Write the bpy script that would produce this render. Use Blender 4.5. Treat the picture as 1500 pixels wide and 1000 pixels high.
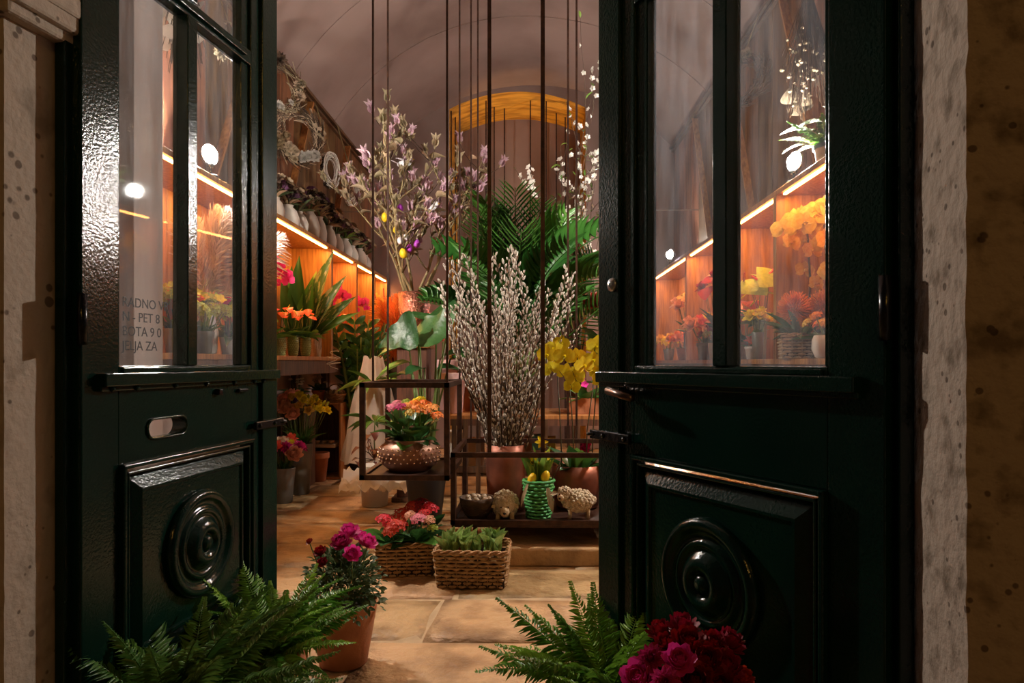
import bpy, math, random
from mathutils import Vector as V, Matrix, noise
PI = math.pi
RND = random.Random(11)
U = RND.uniform
for _o in list(bpy.data.objects):
    bpy.data.objects.remove(_o)
scene = bpy.context.scene
COL = scene.collection

# ---------------------------------------------------------------- camera
EYE = 1.2
YAW = math.atan(.025)
cam_d = bpy.data.cameras.new('camera')
cam_d.lens = 24; cam_d.sensor_width = 36; cam_d.shift_y = .02
cam_d.clip_start = .02
cam = bpy.data.objects.new('camera', cam_d)
cam.location = (0, 0, EYE); cam.rotation_euler = (PI/2, 0, YAW)
COL.objects.link(cam)
scene.camera = cam
FW = V((-math.sin(YAW), math.cos(YAW), 0)); RT = V((math.cos(YAW), math.sin(YAW), 0))
def P(px, py, d):
    """point at camera depth d (metres) seen at photo pixel px, py"""
    return V((0, 0, EYE)) + d*(FW + (px-750)/1000*RT + V((0, 0, (530-py)/1000)))
def G(px, d, z=0):
    p = P(px, 530, d); p.z = z
    return p

# ---------------------------------------------------------------- world, night street light, exposure
world = bpy.data.worlds.new('night'); scene.world = world
world.use_nodes = True
world.node_tree.nodes['Background'].inputs[0].default_value = (.55, .42, .40, 1)
world.node_tree.nodes['Background'].inputs[1].default_value = .03
def lamp(name, kind, loc, energy, color, parent=None, **kw):
    d = bpy.data.lights.new(name, kind); d.energy = energy; d.color = color
    for k, v in kw.items(): setattr(d, k, v)
    o = bpy.data.objects.new(name, d); COL.objects.link(o); o.location = loc
    if parent: o.parent = parent
    return o
lamp('street_light', 'POINT', (.6, -4.5, 4.2), 120, (1, .52, .09), shadow_soft_size=.25)
vs = scene.view_settings
vs.view_transform = 'Standard'; vs.look = 'None'; vs.gamma = 1; vs.use_curve_mapping = False
vs.exposure = 0.15
BULB_W = 270; LED_W = 7.5

# ---------------------------------------------------------------- materials
MATS = {}
def mat(name, c1, c2=None, scale=8, rough=.55, metal=0, bump=0, bscale=None, rnd=.0, stretch=None,
        trans=0, emit=0, spec=.5, lo=.35, hi=.65, detail=4, coat=0, sheen=0, pits=0):
    m = bpy.data.materials.new(name); m.use_nodes = True
    nt = m.node_tree; N = nt.nodes; L = nt.links
    b = N['Principled BSDF']; out = N['Material Output']
    b.inputs['Roughness'].default_value = rough; b.inputs['Metallic'].default_value = metal
    b.inputs['Specular IOR Level'].default_value = spec
    if coat: b.inputs['Coat Weight'].default_value = coat; b.inputs['Coat Roughness'].default_value = .08
    if sheen: b.inputs['Sheen Weight'].default_value = sheen
    tc = N.new('ShaderNodeTexCoord'); mp = N.new('ShaderNodeMapping')
    L.new(tc.outputs['Object'], mp.inputs[0])
    if stretch: mp.inputs['Scale'].default_value = stretch
    src = None
    if c2:
        nz = N.new('ShaderNodeTexNoise'); nz.inputs['Scale'].default_value = scale; nz.inputs['Detail'].default_value = detail
        L.new(mp.outputs[0], nz.inputs['Vector'])
        cr = N.new('ShaderNodeValToRGB')
        cr.color_ramp.elements[0].position = lo; cr.color_ramp.elements[1].position = hi
        cr.color_ramp.elements[0].color = (*c1, 1); cr.color_ramp.elements[1].color = (*c2, 1)
        L.new(nz.outputs[0], cr.inputs[0]); src = cr.outputs[0]
    if rnd:
        oi = N.new('ShaderNodeObjectInfo'); hs = N.new('ShaderNodeHueSaturation')
        mr = N.new('ShaderNodeMapRange'); mr.inputs['To Min'].default_value = 1-rnd; mr.inputs['To Max'].default_value = 1+rnd
        L.new(oi.outputs['Random'], mr.inputs['Value']); L.new(mr.outputs[0], hs.inputs['Value'])
        mh = N.new('ShaderNodeMapRange'); mh.inputs['To Min'].default_value = .5+rnd*.06; mh.inputs['To Max'].default_value = .5-rnd*.06
        L.new(oi.outputs['Random'], mh.inputs['Value']); L.new(mh.outputs[0], hs.inputs['Hue'])
        if src: L.new(src, hs.inputs['Color'])
        else: hs.inputs['Color'].default_value = (*c1, 1)
        src = hs.outputs[0]
    if pits:
        vo = N.new('ShaderNodeTexVoronoi'); vo.inputs['Scale'].default_value = pits; L.new(mp.outputs[0], vo.inputs['Vector'])
        pn = N.new('ShaderNodeTexNoise'); pn.inputs['Scale'].default_value = pits*.45; pn.inputs['Detail'].default_value = 2; L.new(mp.outputs[0], pn.inputs['Vector'])
        ad = N.new('ShaderNodeMath'); ad.operation = 'MULTIPLY_ADD'; ad.inputs[1].default_value = -.9; ad.inputs[2].default_value = .62; L.new(pn.outputs[0], ad.inputs[0])
        su = N.new('ShaderNodeMath'); su.operation = 'ADD'; L.new(vo.outputs['Distance'], su.inputs[0]); L.new(ad.outputs[0], su.inputs[1])
        pr = N.new('ShaderNodeValToRGB'); pr.color_ramp.elements[0].position = .25; pr.color_ramp.elements[1].position = .32
        pr.color_ramp.elements[0].color = (.36, .32, .29, 1)
        L.new(su.outputs[0], pr.inputs[0])
        mm = N.new('ShaderNodeMix'); mm.data_type = 'RGBA'; mm.blend_type = 'MULTIPLY'; mm.inputs[0].default_value = 1
        L.new(src, mm.inputs[6]); L.new(pr.outputs[0], mm.inputs[7]); src = mm.outputs[2]
    if src: L.new(src, b.inputs['Base Color'])
    else: b.inputs['Base Color'].default_value = (*c1, 1)
    if bump:
        nb = N.new('ShaderNodeTexNoise'); nb.inputs['Scale'].default_value = bscale or scale*3; nb.inputs['Detail'].default_value = 3
        L.new(mp.outputs[0], nb.inputs['Vector'])
        bp = N.new('ShaderNodeBump'); bp.inputs['Strength'].default_value = bump; bp.inputs['Distance'].default_value = .02
        L.new(nb.outputs[0], bp.inputs['Height']); L.new(bp.outputs[0], b.inputs['Normal'])
    if emit:
        b.inputs['Emission Color'].default_value = (*c1, 1); b.inputs['Emission Strength'].default_value = emit
    if trans:
        tr = N.new('ShaderNodeBsdfTranslucent'); mx = N.new('ShaderNodeMixShader'); mx.inputs[0].default_value = trans
        if src: L.new(src, tr.inputs[0])
        else: tr.inputs[0].default_value = (*c1, 1)
        L.new(b.outputs[0], mx.inputs[1]); L.new(tr.outputs[0], mx.inputs[2]); L.new(mx.outputs[0], out.inputs[0])
    MATS[name] = m
    return m
def leafmat(name, c, c2=None, rough=.4, trans=.25, rnd=.25, scale=6, **k):
    return mat(name, c, c2, scale=scale, rough=rough, trans=trans, rnd=rnd, **k)

def glass_mat():
    m = bpy.data.materials.new('dirty_glass'); m.use_nodes = True
    nt = m.node_tree; N = nt.nodes; L = nt.links
    out = N['Material Output']; N.remove(N['Principled BSDF'])
    tr = N.new('ShaderNodeBsdfTransparent'); tr.inputs[0].default_value = (.92, .94, .94, 1)
    gl = N.new('ShaderNodeBsdfGlossy'); gl.inputs['Roughness'].default_value = .02
    lw = N.new('ShaderNodeLayerWeight'); lw.inputs['Blend'].default_value = .5
    pw = N.new('ShaderNodeMath'); pw.operation = 'POWER'; pw.inputs[1].default_value = 4.5; L.new(lw.outputs['Facing'], pw.inputs[0])
    fr = N.new('ShaderNodeMath'); fr.operation = 'MULTIPLY_ADD'; fr.inputs[1].default_value = .9; fr.inputs[2].default_value = .03; L.new(pw.outputs[0], fr.inputs[0])
    m1 = N.new('ShaderNodeMixShader'); L.new(fr.outputs[0], m1.inputs[0]); L.new(tr.outputs[0], m1.inputs[1]); L.new(gl.outputs[0], m1.inputs[2])
    tl = N.new('ShaderNodeBsdfTranslucent'); tl.inputs[0].default_value = (.75, .8, .9, 1)
    tc = N.new('ShaderNodeTexCoord'); mp = N.new('ShaderNodeMapping'); mp.inputs['Scale'].default_value = (14, 14, 2.2)
    L.new(tc.outputs['Object'], mp.inputs[0])
    n1 = N.new('ShaderNodeTexNoise'); n1.inputs['Scale'].default_value = 2.2; n1.inputs['Detail'].default_value = 8; n1.inputs['Roughness'].default_value = .7
    L.new(mp.outputs[0], n1.inputs['Vector'])
    cr = N.new('ShaderNodeValToRGB'); cr.color_ramp.elements[0].position = .34; cr.color_ramp.elements[1].position = .8
    cr.color_ramp.elements[0].color = (.012, .012, .012, 1); cr.color_ramp.elements[1].color = (.14, .14, .14, 1)
    L.new(n1.outputs[0], cr.inputs[0])
    m2 = N.new('ShaderNodeMixShader'); L.new(cr.outputs[0], m2.inputs[0]); L.new(m1.outputs[0], m2.inputs[1]); L.new(tl.outputs[0], m2.inputs[2])
    L.new(m2.outputs[0], out.inputs[0])
    MATS['glass'] = m
glass_mat()

mat('door_paint', (.0018, .014, .0095), (.003, .020, .0135), scale=5, rough=.15, bump=.09, bscale=130, spec=.36)
mat('iron', (.030, .013, .009), (.070, .030, .017), scale=30, rough=.45, metal=.35)
mat('iron_black', (.006, .006, .007), rough=.25, metal=.3, bump=.1, bscale=40)
mat('bronze', (.16, .10, .075), rough=.3, metal=.9)
mat('steel', (.5, .5, .5), rough=.3, metal=.9)
mat('stone_jamb', (.44, .35, .27), (.26, .20, .145), scale=9, rough=.9, bump=.25, bscale=45, lo=.55, hi=.72, pits=26)
mat('stone_rough', (.38, .29, .22), (.17, .12, .08), scale=16, rough=.95, bump=.5, bscale=40, lo=.52, hi=.68, pits=38)
mat('ochre_wall', (.26, .15, .035), (.15, .085, .02), scale=3.5, rough=.9, bump=.5, bscale=22, pits=20)
mat('plaster', (.30, .205, .175), (.17, .105, .085), scale=.9, rough=.9, bump=.15, bscale=6, lo=.42, hi=.75, detail=7)
mat('plaster_wall', (.46, .38, .34), (.36, .28, .25), scale=1.5, rough=.9, bump=.15, bscale=9)
mat('ochre_soffit', (.78, .40, .05), (.40, .17, .015), scale=2.2, rough=.85, bump=.3, bscale=6, stretch=(1, 5, 5), lo=.4, hi=.66)
mat('slab', (.50, .315, .15), (.20, .105, .038), scale=4.5, rough=.55, bump=.9, bscale=20, rnd=.16, detail=12, lo=.44, hi=.70)
mat('grout', (.50, .36, .21), (.36, .25, .14), scale=9, rough=.95)
mat('wood', (.46, .20, .055), (.27, .105, .028), scale=5, rough=.45, stretch=(9, 9, .8), bump=.1, bscale=10, rnd=.12)
mat('wood_dark', (.15, .065, .028), (.06, .026, .012), scale=5, rough=.55, stretch=(9, 9, .8), rnd=.2)
mat('wood_pale', (.52, .40, .28), (.36, .26, .17), scale=5, rough=.6, stretch=(.8, 9, 9))
mat('clad', (.26, .11, .045), (.11, .045, .02), scale=3, rough=.45, stretch=(6, 6, .8), rnd=.3)
mat('led', (1, .40, .10), emit=34)
mat('bulb', (1, .94, .86), emit=BULB_W/(PI*4*PI*.04**2))
mat('bulb_small', (1, .94, .86), emit=.4*BULB_W/(PI*4*PI*.04**2))
mat('lampshell', (.02, .02, .02), rough=.4)
mat('terracotta', (.50, .19, .085), (.36, .13, .06), scale=7, rough=.8, bump=.15, bscale=40, rnd=.12)
mat('copper_pot', (.30, .095, .05), (.12, .04, .025), scale=6, rough=.45, metal=.45, bump=.1, bscale=12)
mat('copper_bowl', (.30, .15, .09), (.20, .09, .055), scale=9, rough=.42, metal=.4)
mat('copper_bright', (.72, .32, .22), (.55, .2, .14), scale=25, rough=.22, metal=.95, bump=.6, bscale=60)
mat('stud', (.85, .62, .48), rough=.2, metal=1)
mat('zinc', (.22, .22, .20), (.15, .145, .13), scale=6, rough=.5, metal=.5)
mat('dark_pot', (.02, .016, .013), rough=.5)
mat('white_pot', (.62, .57, .50), (.5, .44, .37), scale=5, rough=.5)
mat('green_vase', (.38, .42, .14), (.30, .33, .11), scale=9, rough=.35)
mat('soil', (.025, .015, .01), rough=1)
mat('wicker', (.42, .25, .11), (.24, .13, .05), scale=30, rough=.6, rnd=.1)
mat('wicker_pale', (.40, .27, .15), (.25, .16, .085), scale=30, rough=.6)
mat('wicker_green', (.10, .42, .12), (.06, .30, .08), scale=30, rough=.5)
mat('twig', (.10, .062, .035), (.05, .03, .018), scale=20, rough=.8)
mat('twig_pale', (.34, .26, .12), (.2, .15, .07), scale=20, rough=.8)
mat('stem', (.13, .20, .04), (.09, .13, .03), scale=9, rough=.5)
mat('stem_brown', (.06, .05, .02), rough=.6)
mat('catkin', (.62, .56, .47), (.40, .34, .27), scale=40, rough=.8, sheen=.5)
mat('wool', (.72, .60, .42), (.55, .43, .27), scale=40, rough=.95, bump=.9, bscale=70, sheen=.4)
mat('wool_face', (.62, .48, .31), (.5, .37, .22), scale=25, rough=.95, bump=.4, bscale=90)
mat('black', (.008, .007, .006), rough=.4)
mat('egg_speckled', (.56, .45, .32), (.18, .11, .06), scale=60, rough=.4, lo=.5, hi=.62)
mat('egg_yellow', (.85, .58, .02), rough=.35)
mat('egg_purple', (.42, .06, .50), rough=.3)
mat('egg_white', (.75, .72, .74), rough=.4)
mat('cloth', (.70, .60, .50), (.58, .48, .38), scale=4, rough=.8, trans=.3)
mat('plastic', (.80, .74, .66), rough=.15, trans=.45)
mat('paper_brown', (.46, .30, .18), (.36, .23, .13), scale=6, rough=.8)
mat('paper_white', (.66, .62, .57), (.55, .5, .45), scale=6, rough=.7)
mat('paper_teal', (.16, .42, .40), rough=.6)
mat('paper_pink', (.70, .42, .38), rough=.6)
mat('paper_yellow', (.66, .50, .06), rough=.6)
mat('wire_white', (.75, .70, .62), rough=.5)
mat('dried', (.40, .28, .16), (.25, .16, .085), scale=20, rough=.8, rnd=.25)
mat('dried_pale', (.42, .33, .22), (.28, .20, .12), scale=20, rough=.8, rnd=.2)
mat('dried_dark', (.10, .058, .03), (.05, .03, .02), scale=20, rough=.8, rnd=.2)
mat('cotton', (.60, .55, .48), rough=.95, bump=.5, bscale=60)
mat('purple_dry', (.13, .04, .12), (.24, .10, .2), scale=30, rough=.8, rnd=.3)
mat('lettering', (.012, .010, .010), rough=.6)
mat('text_paint', (.30, .36, .32), rough=.6)
leafmat('fern', (.14, .29, .05), (.08, .19, .04), scale=12, rnd=.35)
leafmat('fern_bright', (.19, .40, .045), (.11, .27, .03), scale=12, rnd=.3)
leafmat('palm', (.06, .19, .03), (.03, .12, .018), scale=9, rough=.3, rnd=.3)
leafmat('deep', (.025, .085, .02), (.04, .12, .025), rough=.42, bump=.5, bscale=6)
leafmat('deep2', (.035, .12, .03), (.02, .08, .02), rough=.3)
leafmat('mid', (.07, .20, .03), (.05, .14, .025), rough=.32)
leafmat('light', (.22, .36, .06), (.13, .26, .04), rough=.35)
leafmat('variegated', (.10, .20, .05), (.48, .46, .20), scale=9, rough=.35, lo=.5, hi=.58)
leafmat('grey_green', (.13, .19, .08), (.08, .13, .05), rough=.6, scale=15)
leafmat('bulb_leaf', (.20, .36, .08), (.34, .46, .16), rough=.5, scale=9)
leafmat('red_leaf', (.18, .03, .015), (.08, .03, .01), rough=.4)
leafmat('calathea', (.60, .58, .50), (.06, .11, .04), rough=.4, scale=14, lo=.48, hi=.54)
def petal(name, c, c2=None, trans=.3, rnd=.18, rough=.55, scale=9, **k):
    return mat(name, c, c2, scale=scale, rough=rough, trans=trans, rnd=rnd, **k)
petal('pet_magenta', (.62, .03, .22), (.45, .015, .14))
petal('pet_hot', (.72, .04, .30))
petal('pet_pink', (.78, .14, .28), (.85, .34, .36))
petal('pet_red', (.34, .006, .016), (.20, .003, .008))
petal('pet_scarlet', (.72, .025, .02), (.55, .01, .012))
petal('pet_orange', (.88, .27, .02), (.8, .16, .015))
petal('pet_fire', (.92, .34, .09), (.95, .46, .12))
petal('pet_coral', (.85, .16, .07), (.75, .10, .05), rough=.3)
petal('pet_salmon', (.88, .48, .30), (.82, .33, .22))
petal('pet_yellow', (.82, .70, .02), (.72, .58, .01))
petal('pet_gold', (.84, .58, .12), (.74, .42, .06))
petal('pet_lime', (.50, .55, .06), (.34, .44, .05))
petal('pet_cream', (.84, .74, .52), (.8, .6, .42))
petal('pet_white', (.82, .78, .70))
petal('pet_violet', (.10, .02, .14))
petal('pet_mag', (.50, .26, .38), (.62, .45, .44), scale=14)
petal('pet_bract', (.30, .25, .11), (.40, .29, .20), scale=14)
petal('plume', (.86, .74, .66), (.76, .60, .52), trans=.4)

# ---------------------------------------------------------------- mesh builder
class MB:
    def __init__(s): s.v = []; s.f = []
    def add(s, vs_, fs):
        o = len(s.v); s.v += [tuple(x) for x in vs_]; s.f += [tuple(i+o for i in f) for f in fs]; return s
    def box(s, c, d, rot=None):
        c = V(c); h = V(d)/2
        vs_ = [V((x*h.x, y*h.y, z*h.z)) for x in (-1, 1) for y in (-1, 1) for z in (-1, 1)]
        if rot is not None: vs_ = [rot @ q for q in vs_]
        return s.add([q+c for q in vs_], [(0, 1, 3, 2), (4, 6, 7, 5), (0, 4, 5, 1), (2, 3, 7, 6), (0, 2, 6, 4), (1, 5, 7, 3)])
    def span(s, a, b):
        a = V(a); b = V(b); return s.box((a+b)/2, [abs(x) for x in (b-a)])
    def bar(s, p, q, w, h=None):
        p = V(p); q = V(q); d = q-p
        return s.box((p+q)/2, (w, h or w, d.length), d.to_track_quat('Z', 'Y').to_matrix())
    def tube(s, pts, r, n=6, cap=True):
        pts = [V(p) for p in pts]; k = len(pts)
        rs = r if isinstance(r, (list, tuple)) else [r]*k
        ref = V((0, 0, 1)); vs_ = []
        t0 = (pts[1]-pts[0]).normalized()
        if abs(t0.dot(ref)) > .9: ref = V((1, 0, 0))
        x = t0.cross(ref).normalized()
        for i in range(k):
            t = (pts[min(i+1, k-1)]-pts[max(i-1, 0)])
            t = t.normalized() if t.length > 1e-9 else t0
            x = (x - t*x.dot(t)); x = x.normalized() if x.length > 1e-6 else t.orthogonal().normalized()
            y = t.cross(x)
            vs_ += [pts[i]+rs[i]*(math.cos(2*PI*j/n)*x+math.sin(2*PI*j/n)*y) for j in range(n)]
        fs = [(i*n+j, i*n+(j+1) % n, (i+1)*n+(j+1) % n, (i+1)*n+j) for i in range(k-1) for j in range(n)]
        if cap: fs += [tuple(range(n))[::-1], tuple((k-1)*n+j for j in range(n))]
        return s.add(vs_, fs)
    def ring(s, pts, r, n=5):
        pts = [V(p) for p in pts]; k = len(pts); vs_ = []
        for i in range(k):
            t = (pts[(i+1) % k]-pts[i-1]).normalized()
            x = t.cross(V((.13, .21, .97))).normalized(); y = t.cross(x)
            vs_ += [pts[i]+r*(math.cos(2*PI*j/n)*x+math.sin(2*PI*j/n)*y) for j in range(n)]
        return s.add(vs_, [(i*n+j, i*n+(j+1) % n, ((i+1) % k)*n+(j+1) % n, ((i+1) % k)*n+j) for i in range(k) for j in range(n)])
    def lathe(s, prof, n=20, c=(0, 0, 0), M=None):
        c = V(c); vs_ = []
        for r, z in prof:
            vs_ += [V((r*math.cos(2*PI*j/n), r*math.sin(2*PI*j/n), z)) for j in range(n)]
        if M is not None: vs_ = [M @ q for q in vs_]
        k = len(prof)
        fs = [(i*n+j, i*n+(j+1) % n, (i+1)*n+(j+1) % n, (i+1)*n+j) for i in range(k-1) for j in range(n)]
        if prof[0][0] > 1e-4: fs.append(tuple(range(n))[::-1])
        if prof[-1][0] > 1e-4: fs.append(tuple((k-1)*n+j for j in range(n)))
        return s.add([q+c for q in vs_], fs)
    def ball(s, c, r, n=8, k=5, rot=None):
        r = V(r) if hasattr(r, '__len__') else V((r, r, r)); c = V(c)
        vs_ = [V((0, 0, -r.z))]
        for i in range(1, k):
            a = -PI/2+PI*i/k
            vs_ += [V((r.x*math.cos(a)*math.cos(2*PI*j/n), r.y*math.cos(a)*math.sin(2*PI*j/n), r.z*math.sin(a))) for j in range(n)]
        vs_.append(V((0, 0, r.z)))
        if rot is not None: vs_ = [rot @ q for q in vs_]
        fs = [(0, 1+(j+1) % n, 1+j) for j in range(n)]
        for i in range(k-2):
            fs += [(1+i*n+j, 1+i*n+(j+1) % n, 1+(i+1)*n+(j+1) % n, 1+(i+1)*n+j) for j in range(n)]
        e = len(vs_)-1
        fs += [(e, e-n+j, e-n+(j+1) % n) for j in range(n)]
        return s.add([q+c for q in vs_], fs)
    def leaf(s, M, prof, n=5, droop=.2, fold=.2, wave=0):
        """leaf grown along +Y of M, unit length, half-width prof(t)"""
        vs_ = []
        for i in range(n+1):
            t = i/n; w = prof(t)*.5; z = -droop*t*t
            wv = wave*math.sin(t*17)
            vs_ += [M @ V((-w, t, z+fold*w+wv)), M @ V((0, t, z)), M @ V((w, t, z+fold*w-wv))]
        fs = []
        for i in range(n):
            a = i*3; fs += [(a, a+1, a+4, a+3), (a+1, a+2, a+5, a+4)]
        return s.add(vs_, fs)
    def mesh(s, name, m=None, smooth=False):
        me = bpy.data.meshes.new(name); me.from_pydata(s.v, [], s.f)
        if m: me.materials.append(MATS[m])
        if smooth: me.polygons.foreach_set('use_smooth', [True]*len(me.polygons))
        me.update(); return me
def obj(name, mb, m=None, parent=None, smooth=False, loc=None, bevel=0, kind=None, M=None, label=None):
    me = mb if isinstance(mb, bpy.types.Mesh) else mb.mesh(name, m, smooth)
    o = bpy.data.objects.new(name, me); COL.objects.link(o)
    if parent: o.parent = parent
    if loc is not None: o.location = loc
    if M is not None: o.matrix_local = M
    if bevel:
        b = o.modifiers.new('bevel', 'BEVEL'); b.width = bevel; b.segments = 2; b.limit_method = 'ANGLE'
    if kind: o['kind'] = kind
    if label: o['label'] = label
    return o
def tag(o, label, cat=None, group=None, kind=None):
    o['label'] = label
    if cat: o['category'] = cat
    if group: o['group'] = group
    if kind: o['kind'] = kind
    return o
def thing(name, label, cat, loc=(0, 0, 0), rz=0, group=None):
    o = bpy.data.objects.new(name, None); COL.objects.link(o); o.empty_display_size = .05
    o.location = loc; o.rotation_euler = (0, 0, rz)
    return tag(o, label, cat, group)
CACHE = {}
def tpl(key, m, smooth=True):
    """mesh template key in material m, shared by every copy"""
    k = (key, m)
    if k not in CACHE:
        if key not in CACHE:
            mb = MB(); TPL[key](mb); CACHE[key] = mb
        CACHE[k] = CACHE[key].mesh(key, m, smooth)
    return CACHE[k]
def frame(base, d, up=None, ln=1., w=1., roll=0.):
    y = V(d).normalized(); up = V(up or (0, 0, 1))
    z = up-y*up.dot(y)
    if z.length < 1e-3: z = y.orthogonal()
    z.normalize(); x = y.cross(z)
    if roll: q = Matrix.Rotation(roll, 3, y); x = q @ x; z = q @ z
    M = Matrix.Identity(4)
    for i in range(3):
        M[i][0] = x[i]*w; M[i][1] = y[i]*ln; M[i][2] = z[i]*ln; M[i][3] = base[i]
    return M
def face(base, d, s=1., roll=0.):
    """place a template that looks along +Z so that it looks along d"""
    q = V(d).to_track_quat('Z', 'Y').to_matrix() @ Matrix.Rotation(roll, 3, 'Z')
    return Matrix.Translation(base) @ q.to_4x4() @ Matrix.Scale(s, 4)
def sph(az, el):
    return V((math.cos(el)*math.cos(az), math.cos(el)*math.sin(az), math.sin(el)))

# ---------------------------------------------------------------- plant templates
def p_lance(t): return max(.02, math.sin(PI*min(1, t**.75))**.9)
def p_oval(t): return max(.03, math.sin(PI*t)**.6)
def p_round(t): return max(.05, math.sqrt(max(0, 1-(2*t-1)**2)))
def p_heart(t): return max(.02, (1-t)**.75*(1.25 if t > .02 else .8)*min(1, .72+t*2.4))
def p_strap(t): return max(.06, min(1, .55+t*1.6, (1-t)*3.2))
def p_blade(t): return max(.02, (1-t)**.7)
def p_petal(t): return max(.12, math.sin(PI*(.12+.8*t))**.8)
I4 = Matrix.Identity(4)
TPL = {}
TPL['lance'] = lambda b: b.leaf(I4, p_lance, 7, .28, .25)
TPL['lance_up'] = lambda b: b.leaf(I4, p_lance, 7, .12, .3)
TPL['oval'] = lambda b: b.leaf(I4, p_oval, 6, .3, .2)
TPL['round'] = lambda b: b.leaf(I4, p_round, 6, .25, .15)
TPL['heart'] = lambda b: b.leaf(I4, p_heart, 7, .35, .3)
TPL['wavy'] = lambda b: b.leaf(I4, p_heart, 18, .45, .3, .055)
TPL['strap'] = lambda b: b.leaf(I4, p_strap, 7, .4, .25)
TPL['blade'] = lambda b: b.leaf(I4, p_blade, 6, .35, .3)
TPL['bulb_blade'] = lambda b: b.leaf(I4, p_strap, 5, .08, .5)
def frond(b, arch, pairs, llen, seed):
    r = random.Random(seed); pts = []
    N = 14
    for i in range(N+1):
        t = i/N; pts.append(V((.03*math.sin(3*t+seed), t*(1-.25*arch*t), arch*(-.55*t*t))))
    b.tube(pts, [.008*(1-.8*i/N)+.001 for i in range(N+1)], 4)
    for i in range(pairs):
        t = .1+.9*i/pairs; k = min(N-1, int(t*N)); fr = t*N-k
        p = pts[k].lerp(pts[k+1], fr); tg = (pts[k+1]-pts[k]).normalized()
        w = llen*(.35+.65*math.sin(PI*min(1, t*1.05+.12))**.7)*(1 if t < .8 else 1-.6*(t-.8)/.2)
        for sd in (-1, 1):
            d = V((sd, .42+r.uniform(-.15, .15), r.uniform(-.25, .12)))
            d = d - 0*tg
            M = frame(p, d, (0, 0, 1), w*r.uniform(.85, 1.1), .019+.006*r.random(), r.uniform(-.4, .4))
            b.leaf(M, p_oval, 3, .3, .3)
for _k in range(4):
    TPL['frond%d' % _k] = lambda b, k=_k: frond(b, (.4, .65, .25, .8)[k], 40, .17, k)
def palmfrond(b, arch, seed):
    r = random.Random(seed); pts = []; N = 12
    for i in range(N+1):
        t = i/N; pts.append(V((0, t*(1-.3*arch*t), -arch*.5*t*t)))
    b.tube(pts, [.011*(1-.8*i/N) for i in range(N+1)], 4)
    for i in range(19):
        t = .14+.86*i/19; k = min(N-1, int(t*N)); p = pts[k].lerp(pts[k+1], t*N-k)
        w = .32*(math.sin(PI*min(1, .2+.75*t))**.6)
        for sd in (-1, 1):
            d = V((sd*1.4, .85+t*.8+r.uniform(-.1, .1), .3+r.uniform(-.15, .1)))
            b.leaf(frame(p, d, (0, 0, 1), w*r.uniform(.8, 1.1), .0125), p_lance, 4, .3, .5)
for _k in range(3):
    TPL['palm%d' % _k] = lambda b, k=_k: palmfrond(b, (.4, .75, 1.0)[k], k+5)
def petals(b, n, L, W, el, r0=.0, z0=0, curl=.2, fold=.3, ph=0, rows=3, prof=p_petal, jit=0, seed=0):
    r = random.Random(seed+n)
    for i in range(n):
        a = ph+2*PI*i/n+r.uniform(-jit, jit); e = el+r.uniform(-jit, jit)*.6
        d = sph(a, e); up = sph(a+PI, PI/2-e)
        base = V((r0*math.cos(a), r0*math.sin(a), z0))
        b.leaf(frame(base, d, up, L, W), prof, rows, -curl, fold)
def ranunculus(b):
    for k, (n, L, W, el, r0, z0, cu) in enumerate(((7, .62, .55, .05, .12, -.12, .5), (7, .62, .52, .45, .14, -.1, .6), (7, .58, .48, .8, .18, -.08, .55),
            (6, .52, .42, 1.1, .2, -.02, .5), (6, .45, .36, 1.3, .17, .05, .45), (5, .38, .3, 1.45, .11, .12, .4), (4, .3, .2, 1.5, .05, .17, .3))):
        petals(b, n, L, W, el, r0, z0, cu, .35, k*.7, 3, p_petal, .12, k)
TPL['ranunculus'] = ranunculus
def pompom(b):
    for k in range(6):
        petals(b, 11-k, .55-.05*k, .2, .1+k*.25, .05, .02*k, .15, .4, k*.4, 3, p_strap, .2, k)
TPL['pompom'] = pompom
def rosecup(b):
    for k, (n, L, W, el, r0) in enumerate(((5, .6, .55, .5, .05), (5, .6, .5, .9, .08), (4, .55, .4, 1.2, .08), (3, .5, .3, 1.4, .04))):
        petals(b, n, L, W, el, r0, 0, -.25 if k == 0 else .2, .35, k*.6, 3, p_petal, .15, k)
TPL['rosecup'] = rosecup
def umbel(b):
    r = random.Random(3)
    for i in range(22):
        a = i*2.4; q_ = math.sqrt((i+.3)/22); el = PI/2-1.0*q_
        c = V((.58*q_*math.cos(a), .58*q_*math.sin(a), .22-.34*q_*q_+r.uniform(-.05, .05)))
        q = sph(a+r.uniform(-.4, .4), el).to_track_quat('Z', 'Y').to_matrix().to_4x4()
        mb = MB(); petals(mb, 4, .155, .14, .2, .012, 0, -.1, .2, r.uniform(0, 2), 2, p_petal)
        M = Matrix.Translation(c) @ q
        b.add([M @ V(p) for p in mb.v], mb.f)
        b.tube([c, (c.x*.3, c.y*.3, -.25)], .012, 3)
TPL['umbel'] = umbel
def orchid(b):
    petals(b, 3, .5, .34, .12, .0, 0, -.05, .1, PI/2, 4, p_oval)
    for a in (.25, PI-.25):
        b.leaf(frame((0, 0, .02), sph(a, .15), (0, 0, 1), .52, .56), p_round, 5, .1, .1)
    petals(b, 3, .2, .14, .8, 0, .02, .4, .5, -PI/2, 3)
    b.ball((0, -.02, .08), (.05, .05, .08), 6, 4)
TPL['orchid'] = orchid
def blossom(b):
    petals(b, 5, .5, .42, .35, .02, 0, .1, .35, 0, 3, p_petal, .15)
    b.ball((0, 0, .06), .07, 5, 4)
TPL['blossom'] = blossom
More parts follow.
